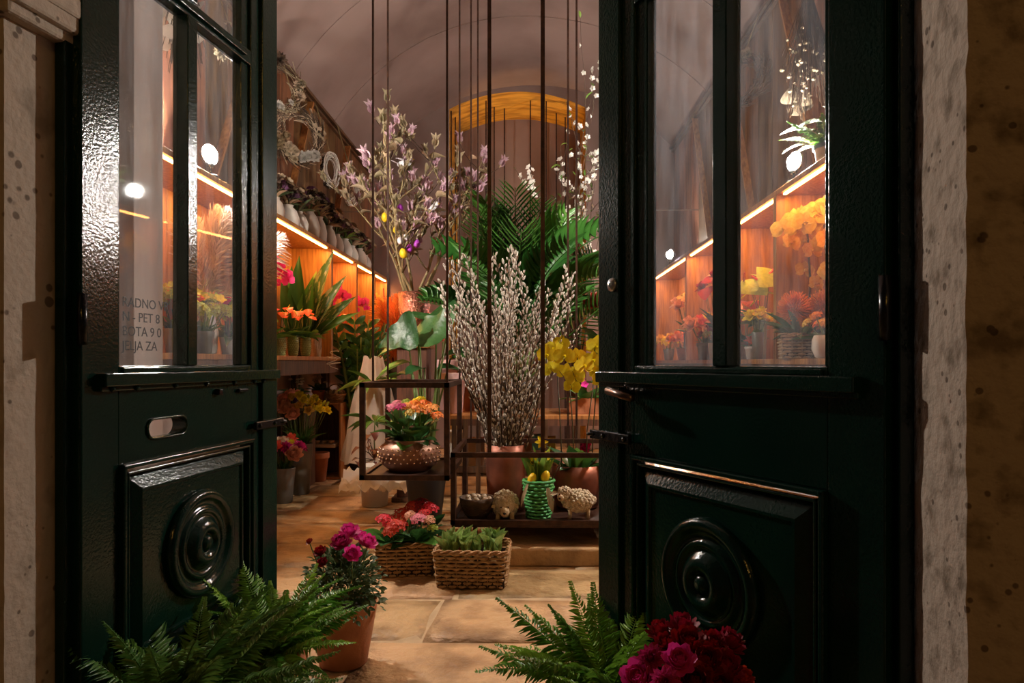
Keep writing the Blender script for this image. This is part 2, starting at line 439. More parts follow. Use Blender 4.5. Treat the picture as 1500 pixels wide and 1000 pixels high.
def daffodil(b):
    petals(b, 6, .5, .28, .15, .03, 0, -.05, .2, 0, 3, p_lance)
    b.lathe([(.07, 0), (.12, .14), (.14, .27), (.19, .33), (.16, .31), (.08, .05)], 9)
TPL['daffodil'] = daffodil
def pincushion(b):
    r = random.Random(5)
    for i in range(230):
        z = 1-1.5*(i+.5)/230; a = i*2.399963
        d = V((math.sqrt(max(0, 1-z*z))*math.cos(a), math.sqrt(max(0, 1-z*z))*math.sin(a), z))
        tip = d*(.5+r.uniform(-.04, .05))+V((0, 0, .06))
        m = d*.36
        b.tube([d*.12, m, tip], [.012, .012, .016], 3)
    b.ball((0, 0, -.02), .2, 8, 5)
TPL['pincushion'] = pincushion
def spathe(b):
    b.leaf(frame((0, -.42, .0), (0, 1, .1), (0, 0, 1), 1, .85), p_heart, 9, .12, -.25)
TPL['spathe'] = spathe
TPL['spadix'] = lambda b: b.tube([(0, -.3, .02), (0, -.18, .2), (0, -.02, .42)], [.03, .045, .02], 6)
def magbud(b):
    for k in range(5):
        a = k*1.257; d = sph(a, 1.35)
        b.leaf(frame((0, 0, 0), d, sph(a+PI, .2), 1, .34), p_lance, 5, .14, .6)
TPL['magbud'] = magbud
TPL['husk'] = lambda b: b.lathe([(.03, 0), (.11, .15), (.13, .35), (.09, .55), (.01, .66)], 6)
def curl_leaf(b):
    b.leaf(I4, p_lance, 7, .7, .9)
TPL['curl'] = curl_leaf
def willow(b, seed, cat):
    r = random.Random(seed); N = 12; pts = []
    bx, by = r.uniform(-.07, .07), r.uniform(-.07, .07)
    for i in range(N+1):
        t = i/N; pts.append(V((bx*math.sin(2.2*t), t, by*math.sin(2.6*t)+.02*math.sin(9*t+seed))))
    if not cat:
        b.tube(pts, [.0055*(1-.7*i/N) for i in range(N+1)], 4)
    else:
        n = 40
        for i in range(n):
            t = .08+.92*(i/n)**.8; k = min(N-1, int(t*N)); p = pts[k].lerp(pts[k+1], t*N-k)
            a = i*2.4+r.uniform(-.4, .4)
            d = V((math.cos(a)*.45, 1, math.sin(a)*.45)).normalized()
            s = r.uniform(.75, 1.15)
            b.ball(p+d*.012+V((math.cos(a), 0, math.sin(a)))*.006, (.0056*s, .0056*s, .0135*s), 5, 4, d.to_track_quat('Z', 'Y').to_matrix())
for _k in range(7):
    TPL['willow%d' % _k] = lambda b, k=_k: willow(b, k, False)
    TPL['catkins%d' % _k] = lambda b, k=_k: willow(b, k, True)
def plumetpl(b):
    r = random.Random(9)
    b.tube([(0, 0, 0), (.02, .5, 0), (.06, 1, 0)], [.006, .005, .002], 4)
    for i in range(260):
        t = .2+.8*i/260; a = i*2.4; w = .24*math.sin(PI*min(1, .15+.85*(t-.2)/.8))**.8
        p = V((.06*t*t, t, 0)); d = V((math.cos(a), .9+r.random()*.5, math.sin(a)))
        b.leaf(frame(p, d, (0, 0, 1), w*r.uniform(.6, 1.2)+.02, .012), p_lance, 2, .4, .2)
TPL['plume'] = plumetpl
def sprig(b):
    r = random.Random(2)
    b.tube([(0, 0, 0), (.02, .5, .02), (0, 1, 0)], [.008, .006, .003], 4)
    for i in range(26):
        t = .12+.88*i/26; a = i*2.4
        d = V((math.cos(a), .6, math.sin(a)))
        b.leaf(frame((.02*math.sin(PI*t), t, 0), d, (0, 1, .3), .2*r.uniform(.7, 1.1), .09), p_oval, 3, .3, .3)
TPL['sprig'] = sprig
def egg(b):
    b.lathe([(.0001, -.5), (.2, -.43), (.33, -.25), (.37, -.05), (.33, .18), (.22, .38), (.1, .47), (.0001, .5)], 12)
TPL['egg'] = egg
def zzstem(b):
    pts = [V((0, t/8, .05*math.sin(t/8*2))) for t in range(9)]
    b.tube(pts, [.02*(1-.7*i/8) for i in range(9)], 5)
TPL['zzstem'] = zzstem
TPL['ringlet'] = lambda b: b.ring([(.5*math.cos(i*PI/6), .5*math.sin(i*PI/6), 0) for i in range(12)], .05, 4)

# ================================================================ SETTING
UL, UR, YB = -2.4, 2.1, 9.5            # side walls, end wall
VR, VC = 2.67, 2.38                    # vault radius and springing height
def vault_z(u): return VC+math.sqrt(max(.01, VR*VR-u*u))
LH = G(105, 1.598); LF = G(395, 2.494); RH = G(1310, 1.279); RF = G(893, 2.062)
E_ = (RH-LH); OPEN = E_.length; ANG = math.atan2(E_.y, E_.x)
def front_y(u): return LH.y+(u-LH.x)*math.tan(ANG)
def struct(name, mb, m, label, smooth=False, **k):
    o = obj(name, mb, m, None, smooth, **k); o['kind'] = 'structure'; o['label'] = label
    return o

# floor: bed and worn stone slabs
fb = MB().span((-3.2, -2.5, -.12), (3.4, 10.6, -.009))
floor = struct('floor', fb, 'grout', 'worn floor of large tan limestone slabs')
courses = [-.9, -.35, .2, .75, 1.3, 1.85, 2.42, 2.93, 3.46, 3.98, 4.5, 5.05, 5.55, 6.1, 6.65, 7.2, 7.75, 8.3, 8.9, 9.5, 10.1, 10.58]
rs = random.Random(5)
for ci in range(len(courses)-1):
    y0, y1 = courses[ci], courses[ci+1]
    cuts = [-3.0]
    while cuts[-1] < 3.0: cuts.append(cuts[-1]+rs.uniform(.55, 1.15))
    if abs(y0-2.93) < .01: cuts = [-3.0, -2.1, -1.25, -.45, .58, 1.4, 2.2, 3.1]
    if abs(y0-2.42) < .01: cuts = [-3.0, -2.2, -1.5, -.7, .23, 1.1, 2.1, 3.1]
    sk = [rs.uniform(-.05, .05) for _ in cuts]
    for k in range(len(cuts)-1):
        xa, xb = cuts[k], cuts[k+1]
        if xb > 3.2: xb = 3.2
        if xb-xa < .1: continue
        mb = MB(); nx, ny = 7, 5; g = .006; vs_ = []
        hz = rs.uniform(-.003, .003)
        for j in range(ny+1):
            for i in range(nx+1):
                tx, ty = i/nx, j/ny
                x = xa+g+(xb-xa-2*g)*tx+(sk[k]*(1-tx)+sk[k+1]*tx)*(ty-.5)
                y = y0+g+(y1-y0-2*g)*ty
                ed = i in (0, nx) or j in (0, ny)
                w = noise.noise(V((x*3, y*3, ci*.7)))*.004
                if ed: x += noise.noise(V((x*7, y*7, 3)))*.007; y += noise.noise(V((x*7, y*7, 9)))*.007
                vs_.append((x, y, (-.007 if ed else 0)+w+hz))
        n1 = nx+1
        fs = [(j*n1+i, j*n1+i+1, (j+1)*n1+i+1, (j+1)*n1+i) for j in range(ny) for i in range(nx)]
        edge = [i for i in range(n1)]+[j*n1+nx for j in range(1, ny+1)]+[ny*n1+i for i in range(nx-1, -1, -1)]+[j*n1 for j in range(ny-1, 0, -1)]
        base = len(vs_); vs_ += [(vs_[i][0], vs_[i][1], -.03) for i in edge]
        fs += [(edge[i], base+i, base+(i+1) % len(edge), edge[(i+1) % len(edge)]) for i in range(len(edge))]
        mb.add(vs_, fs); obj('stone_slab', mb, 'slab', floor, True)

# side walls
def side_wall(name, u, sgn, label):
    y0 = front_y(u)
    mb = MB().add([(u, y0, 0), (u, YB+.1, 0), (u, YB+.1, vault_z(u)), (u, y0, vault_z(u)),
                   (u+sgn*.2, y0, 0), (u+sgn*.2, YB+.1, 0), (u+sgn*.2, YB+.1, vault_z(u)), (u+sgn*.2, y0, vault_z(u))],
                  [(0, 1, 2, 3), (4, 7, 6, 5), (0, 4, 5, 1), (3, 2, 6, 7), (0, 3, 7, 4), (1, 5, 6, 2)])
    struct(name, mb, 'plaster_wall', label)
side_wall('wall_left', UL, -1, 'pale plastered side wall behind the shelves of pink orchids')
side_wall('wall_right', UR, 1, 'pale plastered side wall behind the shelves of orange pincushions')
# pale pilaster before the shelves
tag(struct('trim_8', MB().span((UL, 3.28, 0), (-1.925, 3.545, vault_z(-1.93))), 'plaster_wall', 'pale plaster pilaster seen behind the opening hours lettering', bevel=.004), 'pale plaster pilaster seen behind the opening hours lettering')
# vault
mb = MB(); NU, NY = 48, 30; vs_ = []
a0 = math.acos(UL/VR); a1 = math.acos(UR/VR)
for th in (0, .12):
    for j in range(NY+1):
        for i in range(NU+1):
            a = a0+(a1-a0)*i/NU; u = VR*math.cos(a); ya = front_y(u); y = ya+(YB+.1-ya)*j/NY
            dz = noise.noise(V((u*.8, y*.5, 0)))*.015
            vs_.append(((VR+th)*math.cos(a), y, VC+(VR+th)*math.sin(a)+dz))
n1 = NU+1; q = n1*(NY+1)
fs = [(j*n1+i, (j+1)*n1+i, (j+1)*n1+i+1, j*n1+i+1) for j in range(NY) for i in range(NU)]
fs += [tuple(q+x for x in f)[::-1] for f in fs]
struct('ceiling', MB().add(vs_, fs), 'plaster', 'stained mauve plaster barrel vault over the shop', True)
for k, yy in enumerate((7.6, 6.3)):
    pts = []
    for i in range(41):
        a = a0+.25+(a1-a0-.5)*i/40
        pts.append(((VR-.004)*math.cos(a), yy+.03*math.sin(i*.3), VC+(VR-.004)*math.sin(a)+noise.noise(V((VR*math.cos(a)*.8, yy*.5, 0)))*.015))
    struct('trim_%d' % (10+k), MB().tube(pts, .007 if k == 0 else .004, 5), 'plaster', 'thin plaster rib line arching across the vault, %s the back arch' % ('close to' if k == 0 else 'further from'), True)
# end wall with an arched recess
OC, OW, OTOP, OR_ = -.16, .95, 4.96, 2.05
def arch_z(u): return OTOP-OR_+math.sqrt(OR_*OR_-(u-OC)**2)
us = sorted(set([UL, UR, OC-OW, OC+OW]+[UL+(UR-UL)*i/36 for i in range(37)]))
mb = MB()
for a, b in zip(us, us[1:]):
    m_ = (a+b)/2; ins = abs(m_-OC) < OW
    za, zb = (arch_z(a), arch_z(b)) if ins else (0, 0)
    ta, tb = vault_z(a)+.02, vault_z(b)+.02
    mb.add([(a, YB, za), (b, YB, zb), (b, YB, tb), (a, YB, ta)], [(0, 1, 2, 3)])
struct('wall_back', mb, 'plaster', 'mauve end wall with a wide arched recess')
RY = 10.58; mb = MB(); k = 16; vs_ = []
for y in (YB, RY):
    vs_ += [(OC-OW+2*OW*i/k, y, arch_z(OC-OW+2*OW*i/k)) for i in range(k+1)]
mb.add(vs_, [(i, i+1, k+2+i, k+1+i) for i in range(k)])
for u in (OC-OW, OC+OW):
    mb.add([(u, YB, 0), (u, RY, 0), (u, RY, arch_z(u)), (u, YB, arch_z(u))], [(0, 1, 2, 3)])
struct('trim_1', mb, 'ochre_soffit', 'yellow ochre soffit and sides of the arched recess')
mb = MB().add([(OC-OW-.1, RY, 0), (OC+OW+.1, RY, 0), (OC+OW+.1, RY, 5.1), (OC-OW-.1, RY, 5.1)], [(0, 1, 2, 3)])
struct('wall_recess', mb, 'plaster', 'grey mauve wall at the back of the arched recess')
# front wall
FM = Matrix.Translation(LH) @ Matrix.Rotation(ANG, 4, 'Z')
def fobj(name, mb, m, label, **k):
    o = struct(name, mb, m, label, **k); o.matrix_world = FM; return o
mb = MB().span((-3.2, -.165, 0), (-.45, .04, 5.3)).span((OPEN+.45, -.165, 0), (OPEN+2.6, .04, 5.3)).span((-.45, -.165, 2.98), (OPEN+.45, .04, 5.3))
fobj('wall_front', mb, 'ochre_wall', 'ochre street wall around the doorway')
def jamb(sd, depth):
    mb = MB(); NZ = 90; vs_ = []; x_in = -.03 if sd < 0 else OPEN+.03
    x_out = x_in+sd*.43
    rough_ = .002 if sd < 0 else .005
    for i in range(NZ+1):
        z = 2.98*i/NZ
        w = [rough_*(noise.noise(V((z*9, c*5, sd)))+.6*noise.noise(V((z*31, c*5, sd)))) for c in range(5)]
        vs_ += [(x_out, -depth, z), (x_in+sd*.06, -depth+w[0], z), (x_in+w[1], -depth+.004+abs(w[2]), z), (x_in+w[3]*.6, -.07, z), (x_in+w[4]*.7, .03, z), (x_out, .03, z)]
    fs = [(i*6+j, i*6+(j+1) % 6, (i+1)*6+(j+1) % 6, (i+1)*6+j) for i in range(NZ) for j in range(6)]
    fs += [tuple(range(6)), tuple(NZ*6+j for j in range(6))]
    return mb.add(vs_, fs)
fobj('trim_2', jamb(-1, .15), 'stone_jamb', 'pale dressed stone doorway jamb with a moulded impost above')
fobj('trim_3', jamb(1, .22), 'stone_rough', 'rough pitted stone doorway jamb beside the half open door')
mb = MB()
for (zz, pr) in ((1.94, .03), (1.965, .045), (2.0, .05), (2.04, .05)):
    mb.span((-.42, -.15-pr*.5, zz), (-.03+pr, .015, zz+.05))
mb.span((-.42, -.16, 2.05), (.01, .0, 2.98))
fobj('trim_4', mb, 'stone_jamb', 'moulded stone impost block on top of the dressed jamb', bevel=.008)
mb = MB().span((-.028, -.02, 0), (-.001, .035, 2.97)).span((OPEN+.001, -.02, 0), (OPEN+.028, .035, 2.97)).span((-.028, -.02, 2.955), (OPEN+.028, .035, 2.98))
fobj('trim_5', mb, 'door_paint', 'dark green fixed frame the two doors hang in', bevel=.003)

# ---------------------------------------------------------------- doors
def make_door(name, s, H, F, label):
    w = F-H; rz = math.atan2(w.y, w.x)+(0 if s > 0 else PI)
    t = bpy.data.objects.new(name, None); COL.objects.link(t); t.location = H; t.rotation_euler = (0, 0, rz)
    t['label'] = label; t['kind'] = 'structure'
    T = .022
    def span(mb, x0, x1, y0, y1, z0, z1): return mb.span((s*x0, y0, z0), (s*x1, y1, z1))
    def prt(nm, *b, m='door_paint', bevel=.003, parent=t):
        mb = MB()
        for q_ in b: span(mb, *q_)
        return obj(nm, mb, m, parent, False, bevel=bevel)
    TOP = 2.94
    prt('hinge_stile', (.004, .125, -T, T, .01, TOP))
    fs_ = prt('free_stile', (.745, .80, -T, T, .01, TOP), (.80, .90, -T-.012, T, .01, TOP))
    prt('bottom_rail', (.125, .745, -T, T, .01, .38))
    # lock rail, with a letter slot in the left leaf
    if s > 0:
        x0, x1, z0, z1 = .125, .745, .94, 1.132; cx, cz, hl, hr = .31, 1.02, .083, .027
        n = 40; inn = []; out = []
        for i in range(n):
            a = 2*PI*i/n; dx, dz = math.cos(a), math.sin(a)
            px_ = cx+(hl-hr)*(1 if dx > 0 else -1)*(1 if abs(dx) > .02 else 0)+hr*dx; pz_ = cz+hr*dz
            inn.append((px_, pz_))
            kx = ((x1-cx) if dx > 0 else (cx-x0))/max(1e-6, abs(dx)); kz = ((z1-cz) if dz > 0 else (cz-z0))/max(1e-6, abs(dz))
            kk = min(kx, kz); out.append((cx+dx*kk, cz+dz*kk))
        # snap nearest outline points to the four corners
        for (qx, qz) in ((x0, z0), (x0, z1), (x1, z0), (x1, z1)):
            b_ = min(range(n), key=lambda i: (out[i][0]-qx)**2+(out[i][1]-qz)**2); out[b_] = (qx, qz)
        vs2 = [(s*a, y, b) for y in (-T, T) for a, b in inn]+[(s*a, y, b) for y in (-T, T) for a, b in out]
        ff = []
        for i in range(n):
            j = (i+1) % n
            ff += [(i, j, 2*n+j, 2*n+i), (n+i, 3*n+i, 3*n+j, n+j), (i, n+i, n+j, j), (2*n+i, 2*n+j, 3*n+j, 3*n+i)]
        obj('lock_rail', MB().add(vs2, ff), 'door_paint', t)
        lip = MB(); lip.ring([(s*a, -T-.002, b) for a, b in inn], .004, 5)
        obj('letter_slot_rim', lip, 'door_paint', t, True)
    else:
        prt('lock_rail', (.125, .745, -T, T, .94, 1.132))
    sill = prt('sill_moulding', (.05, .895, -T-.028, -T+.004, 1.140, 1.172), (.05, .895, -T-.014, -T+.004, 1.128, 1.142))
    if s > 0:
        for rx in (.085, .17, .325, .47, .62, .74, .80):
            obj('rivet', MB().lathe([(.0001, .008), (.006, .006), (.009, 0)], 8, M=Matrix.Rotation(PI/2, 3, 'X')), 'door_paint', sill, True, loc=(s*rx, -T-.014, 1.134))
    prt('sash_bottom_rail', (.125, .745, -T, T, 1.132, 1.19), (.135, .72, -T-.006, -T+.004, 1.172, 1.186))
    prt('transom_bar', (.125, .745, -T, T, 2.21, 2.26), (.14, .70, -T-.012, -T+.004, 2.225, 2.245))
    prt('top_rail', (.125, .745, -T, T, 2.8, TOP))
    prt('mullion', (.393, .438, -T-.006, T, 1.19, 2.21))
    prt('mullion', (.393, .438, -T-.006, T, 2.26, 2.8))
    prt('glazing_bead', (.125, .14, -.012, T, 1.19, 2.8), (.70, .745, -.012, T, 1.19, 2.8))
    for (a, b) in ((.128, .393), (.438, .705)):
        for (c, d) in ((1.19, 2.21), (2.26, 2.8)):
            prt('glass_pane', (a, b, .006, .009, c, d), m='glass', bevel=0)
    # moulded lower panel with turned rosette
    pm = MB()
    px0, px1, pz0, pz1 = .125, .745, .38, .94
    for (i_, hh, ww) in ((0, .016, .012), (.020, .010, .008)):
        a, b, c, d = px0+i_, px1-i_, pz0+i_, pz1-i_
        span(pm, a, b, -T-hh, 0, d-ww, d); span(pm, a, b, -T-hh, 0, c, c+ww); span(pm, a, a+ww, -T-hh, 0, c, d); span(pm, b-ww, b, -T-hh, 0, c, d)
    obj('panel_moulding', pm, 'door_paint', t, bevel=.003)
    rp = MB()
    o_ = (.150, .720, .405, .915); i_ = (.195, .675, .45, .87)
    lv = []
    for (r4, y) in ((o_, .0), (o_, -.008), (i_, -.034), ((.202, .668, .457, .863), -.034), ((.206, .664, .461, .859), -.028)):
        a, b, c, d = r4; lv += [(s*a, y, c), (s*b, y, c), (s*b, y, d), (s*a, y, d)]
    rp.add(lv, [(l*4+j, l*4+(j+1) % 4, l*4+4+(j+1) % 4, l*4+4+j) for l in range(4) for j in range(4)]+[(16, 17, 18, 19)])
    pn = obj('raised_panel', rp, 'door_paint', t)
    prof = [(.158, 0), (.158, .012), (.150, .022), (.138, .024), (.128, .016), (.122, .010), (.108, .008), (.104, .014), (.096, .019), (.088, .014), (.084, .010),
            (.075, .014), (.066, .026), (.05, .036), (.036, .034), (.030, .022), (.026, .020), (.023, .026), (.016, .034), (.0001, .036)]
    obj('rosette', MB().lathe(prof, 48, M=Matrix.Rotation(PI/2, 3, 'X')), 'door_paint', pn, True, loc=(s*.448, -.028, .662))
    # hasp plate and bolts
    hp = prt('hasp_plate', (.74, .93, -T-.024, -T-.010, .968, .996), m='iron_black')
    obj('hasp_eye', MB().ring([(s*(.925+.014*math.cos(i*PI/5)), -T-.018+.014*math.sin(i*PI/5), .982) for i in range(10)], .005, 5), 'iron_black', hp, True)
    for bx in (.76, .86):
        obj('bolt', MB().lathe([(.0001, .007), (.006, .005), (.008, 0)], 8, M=Matrix.Rotation(PI/2, 3, 'X')), 'iron_black', hp, True, loc=(s*bx, -T-.024, .982))
    if s > 0:
        prt('catch', (.535, .555, -T-.016, -T, 1.098, 1.116), m='iron_black')
        prt('catch', (.655, .71, -T-.012, -T, 1.10, 1.112), m='iron_black')
    else:
        hd = MB().tube([(s*.775, -T, 1.112), (s*.775, -T-.042, 1.112)], .009, 10).tube([(s*.812, -T-.042, 1.118), (s*.70, -T-.042, 1.100)], [.012, .010], 10)
        obj('door_handle', hd, 'bronze', t, True)
        es = MB().lathe([(.0001, .006), (.022, .006), (.026, 0)], 20, M=Matrix.Rotation(PI/2, 3, 'X'))
        obj('key_plate', MB().box((s*.815, -T-.003, 1.075), (.036, .006, .15)), 'door_paint', t, bevel=.003)
        obj('keyhole', MB().box((s*.815, -T-.0065, 1.03), (.009, .002, .03)), 'black', t)
        cy = obj('lock_cylinder', MB().lathe([(.0001, .010), (.010, .010), (.012, .008), (.019, .005), (.021, 0)], 20, M=Matrix.Rotation(PI/2, 3, 'X')), 'steel', t, True, loc=(s*.83, -T-.012, 1.425))
        obj('keyhole', MB().box((0, -.0105, 0), (.003, .002, .012)), 'black', cy)
    for hz in (.35, 1.3, 2.5):
        obj('hinge', MB().lathe([(.011, -.06), (.011, .06)], 10), 'iron_black', t, True, loc=(s*.0, -T-.006, hz))
    return t
door1 = make_door('door_1', 1, LH, LF, 'dark green glazed door leaf with a letter slot, standing fully open')
door2 = make_door('door_2', -1, RH, RF, 'dark green glazed door leaf with a lever handle and round lock')
# opening hours lettering on the pane
for i, s_ in enumerate(('RADNO VR', 'N - PET 8', 'BOTA 9 0', 'JELJA ZA')):
    c = bpy.data.curves.new('txt', 'FONT'); c.body = s_; c.size = .036; c.extrude = .0003
    tmp = bpy.data.objects.new('txt', c); COL.objects.link(tmp)
    bpy.context.view_layer.update()
    me = bpy.data.meshes.new_from_object(tmp.evaluated_get(bpy.context.evaluated_depsgraph_get()))
    bpy.data.objects.remove(tmp)
    me.materials.clear(); me.materials.append(MATS['lettering'])
    o = obj('opening_hours_lettering', me, None, door1)
    o.rotation_euler = (PI/2, 0, 0); o.location = (.168, .004, 1.345-i*.038)

# ---------------------------------------------------------------- shelving units with LED strips
def shelf_unit(sgn, uf, ub, y0, y1, zb, zt, label, cat='shelf', ends=(True, True), led=True):
    """sgn -1 left wall, +1 right wall; uf front, ub back"""
    t = thing('shelving_unit', label, cat, (0, y0, 0), 0, 'LED lit wooden shelving units')
    L_ = y1-y0
    def span(nm, u0, u1, a, b, z0, z1, m='wood', bevel=.003):
        return obj(nm, MB().span((u0, a, z0), (u1, b, z1)), m, t, bevel=bevel)
    span('shelf_board', uf, ub, 0, L_, zb-.035, zb, 'wood')
    span('fascia', uf-sgn*-.02, uf-sgn*-.04, 0, L_, zb-.16, zb-.035, 'wood_dark')
    span('top_board', uf, ub, 0, L_, zt, zt+.035, 'wood')
    if ends[0]: span('side_panel', uf, ub, .0, .028, zb, zt)
    if ends[1]: span('side_panel', uf, ub, L_-.028, L_-.001, zb, zt)
    n = max(3, round(L_/.16)); mb_w = L_/n
    for i in range(n):
        span('back_plank', ub, ub-sgn*.014, i*mb_w+.002, (i+1)*mb_w-.002, zb, zt)
    for a in (.02, L_-.08):
        span('post', ub-sgn*.02, ub-sgn*.08, a, a+.06, 0, zb-.035, 'wood_dark')
    if led:
        ul = uf+sgn*.035
        strip = obj('led_strip', MB().span((ul-.009, .07, zt-.012), (ul+.009, L_-.09, zt-.001)), 'led', t)
        l = lamp('led_light', 'AREA', (ul+sgn*.01, L_/2, zt-.02), LED_W*L_, (1, .45, .13), t, shape='RECTANGLE', size=.02, size_y=max(.2, L_-.16), spread=PI)
        l.rotation_euler = (0, sgn*-.35, 0)
    return t
ZL, ZR, ZT = 1.25, 1.22, 2.32
LUF, LUB, RUF, RUB = -1.95, -2.36, 1.66, 2.06
lab = ['shelving unit with pale pampas plume and pink orchids, behind the letter slot door', 'shelving unit holding three studded green vases', 'shelving unit next beyond the studded green vases',
       'shelving unit with yellow kalanchoes, two beyond the studded vases', 'shelving unit at the far end by the orange plume']
yl = [3.55, 5.18, 6.72, 7.70, 8.60, 9.46]
for i in range(5):
    shelf_unit(-1, LUF, LUB, yl[i], yl[i+1], ZL, ZT, lab[i])
lab = ['shelving unit holding the orange pincushion flowers', 'shelving unit with green anthuriums, next beyond the pincushions', 'shelving unit with salmon roses in a tin bucket',
       'shelving unit at the far end with small orange pot plants']
yr = [3.35, 4.66, 5.80, 7.28, 9.40]
for i in range(4):
    shelf_unit(1, RUF, RUB, yr[i], yr[i+1], ZR, ZT, lab[i])
# wooden cladding above the shelves
def cladding(nm, sgn, u, y0, y1, label):
    z0, z1 = ZT+.04, vault_z(u)-.03
    rail = MB().span((u-sgn*.06, y0, z1-.035), (u, y1, z1-.005)).span((u-sgn*.035, y0, z1-.075), (u, y1, z1-.05))
    o = struct(nm, rail, 'wood_dark', label)
    n = int((y1-y0)/.34); w = (y1-y0)/n
    for i in range(n):
        obj('plank', MB().span((u, y0+i*w+.003, z0), (u+sgn*.015, y0+(i+1)*w-.003, z1)), 'clad', o)
    for i in range(0, n-2, 4):
        a = y0+i*w
        obj('brace', MB().bar((u-sgn*.012, a, z0+.02), (u-sgn*.012, a+w*2.2, z1-.08), .10, .02), 'wood', o)
    return o
cladding('trim_6', -1, -2.2, 3.2, 9.45, 'brown wooden cladding and rail the wreaths hang from')
cladding('trim_7', 1, 1.98, 3.2, 9.4, 'brown wooden cladding and rail the long dried bunch hangs from')

# ---------------------------------------------------------------- spotlights on the shelf tops
def spotlight(loc, label, bm='bulb'):
    t = thing('bulb_lamp', label, 'lamp', loc, 0, 'bare white bulb lamps on top of the shelves')
    obj('base', MB().lathe([(.045, 0), (.045, .012), (.012, .016)], 16), 'lampshell', t, True)
    obj('bracket', MB().tube([(0, 0, .014), (0, 0, .07)], .007, 8), 'lampshell', t, True)
    obj('socket', MB().lathe([(.016, .06), (.02, .065), (.02, .10), (.012, .104)], 14), 'lampshell', t, True)
    obj('bulb', MB().ball((0, 0, .142), .04, 18, 12), bm, t, True)
    ax = V((1 if loc[0] < 0 else -1, -.4, .05)).normalized(); q = ax.to_track_quat('Z', 'Y').to_matrix()
    obj('added_bulb_shade', MB().lathe([(.0001, -.062), (.03, -.055), (.052, -.033), (.062, -.004), (.065, -.004), (.056, -.036), (.032, -.06), (.0001, -.067)], 20, (0, 0, .142), q), 'steel', t, True)  # cup added behind the bulb to keep its light off the cladding
    return t
spotlight((-1.99, 4.22, ZT+.036), 'bare white bulb lamp on the shelf behind the letter slot door')
spotlight((1.71, 4.46, ZT+.036), 'bare white bulb lamp on the shelf above the orange pincushions')
spotlight((1.70, 8.3, ZT+.036), 'small bare white bulb lamp towards the far end of the shelves', 'bulb_small')

# ================================================================ OBJECTS: helpers
def lathe_part(t, name, prof, m, n=24, parent=None, loc=None):
    return obj(name, MB().lathe(prof, n), m, parent or t, True, loc=loc)
def clay(t, r, h, m='terracotta', rim=True, taper=.72, z0=0, name='pot', loc=None):
    rb = r*taper; w = max(.006, r*.08)
    pr = [(rb*.9, z0), (rb, z0+.004)]
    if rim: pr += [(r*.95, z0+h*.80), (r*1.04, z0+h*.80), (r*1.06, z0+h*.84), (r*1.06, z0+h*.98), (r*1.03, z0+h)]
    else: pr += [(r*.97, z0+h*.85), (r, z0+h*.98), (r*.99, z0+h)]
    pr += [(r-w, z0+h), (r-w*1.3, z0+h*.86), (.0001, z0+h*.85)]
    o = lathe_part(t, name, pr, m, 26, loc=loc)
    lathe_part(t, 'soil', [(r-w*1.4, z0+h*.86), (.0001, z0+h*.90)], 'soil', 16, loc=loc)
    return o
def put(t, name, key, m, M): return obj(name, tpl(key, m), None, t, M=M)
def leaf_at(t, key, m, base, d, ln, w, up=None, roll=0, name='leaf'):
    return put(t, name, key, m, frame(base, d, up, ln, w, roll))
def rosette(t, key, m, n, c, ln, w, el=(.3, 1.2), r0=.01, name='leaf', az=(0, 2*PI), zr=0):
    for i in range(n):
        a = az[0]+(az[1]-az[0])*(i+U(-.3, .3))/n; e = U(*el)
        b = V(c)+V((r0*math.cos(a), r0*math.sin(a), U(0, zr)))
        k = m if isinstance(m, str) else RND.choice(m)
        leaf_at(t, key, k, b, sph(a, e), U(*ln), U(*w), roll=U(-.3, .3), name=name)
def stems(t, lines, r=.003, m='stem', name='stem', n=5):
    for (a, b) in lines:
        a = V(a); b = V(b); mid = (a+b)/2+V((U(-1, 1), U(-1, 1), .3))*(b-a).length*.06
        obj(name, MB().tube([a, mid, b], [r*1.1, r, r*.8], n), m, t, True)
def foliage(t, n, c, rx, rz, ln, w, m, key='oval', name='foliage'):
    """a bushy mass of tiny leaves, one part"""
    mb = MB(); src = MB(); TPL[key](src)
    for i in range(n):
        d = sph(U(0, 2*PI), U(-.5, 1.5)); k = U(.45, 1)
        p = V(c)+V((d.x*rx*k, d.y*rx*k, d.z*rz*k))
        M = frame(p, (d+V((U(-.6, .6), U(-.6, .6), U(-.2, .6)))), None, U(*ln), U(*w), U(-1, 1))
        mb.add([M @ V(q) for q in src.v], src.f)
    return obj(name, mb, m, t, True, kind='stuff')
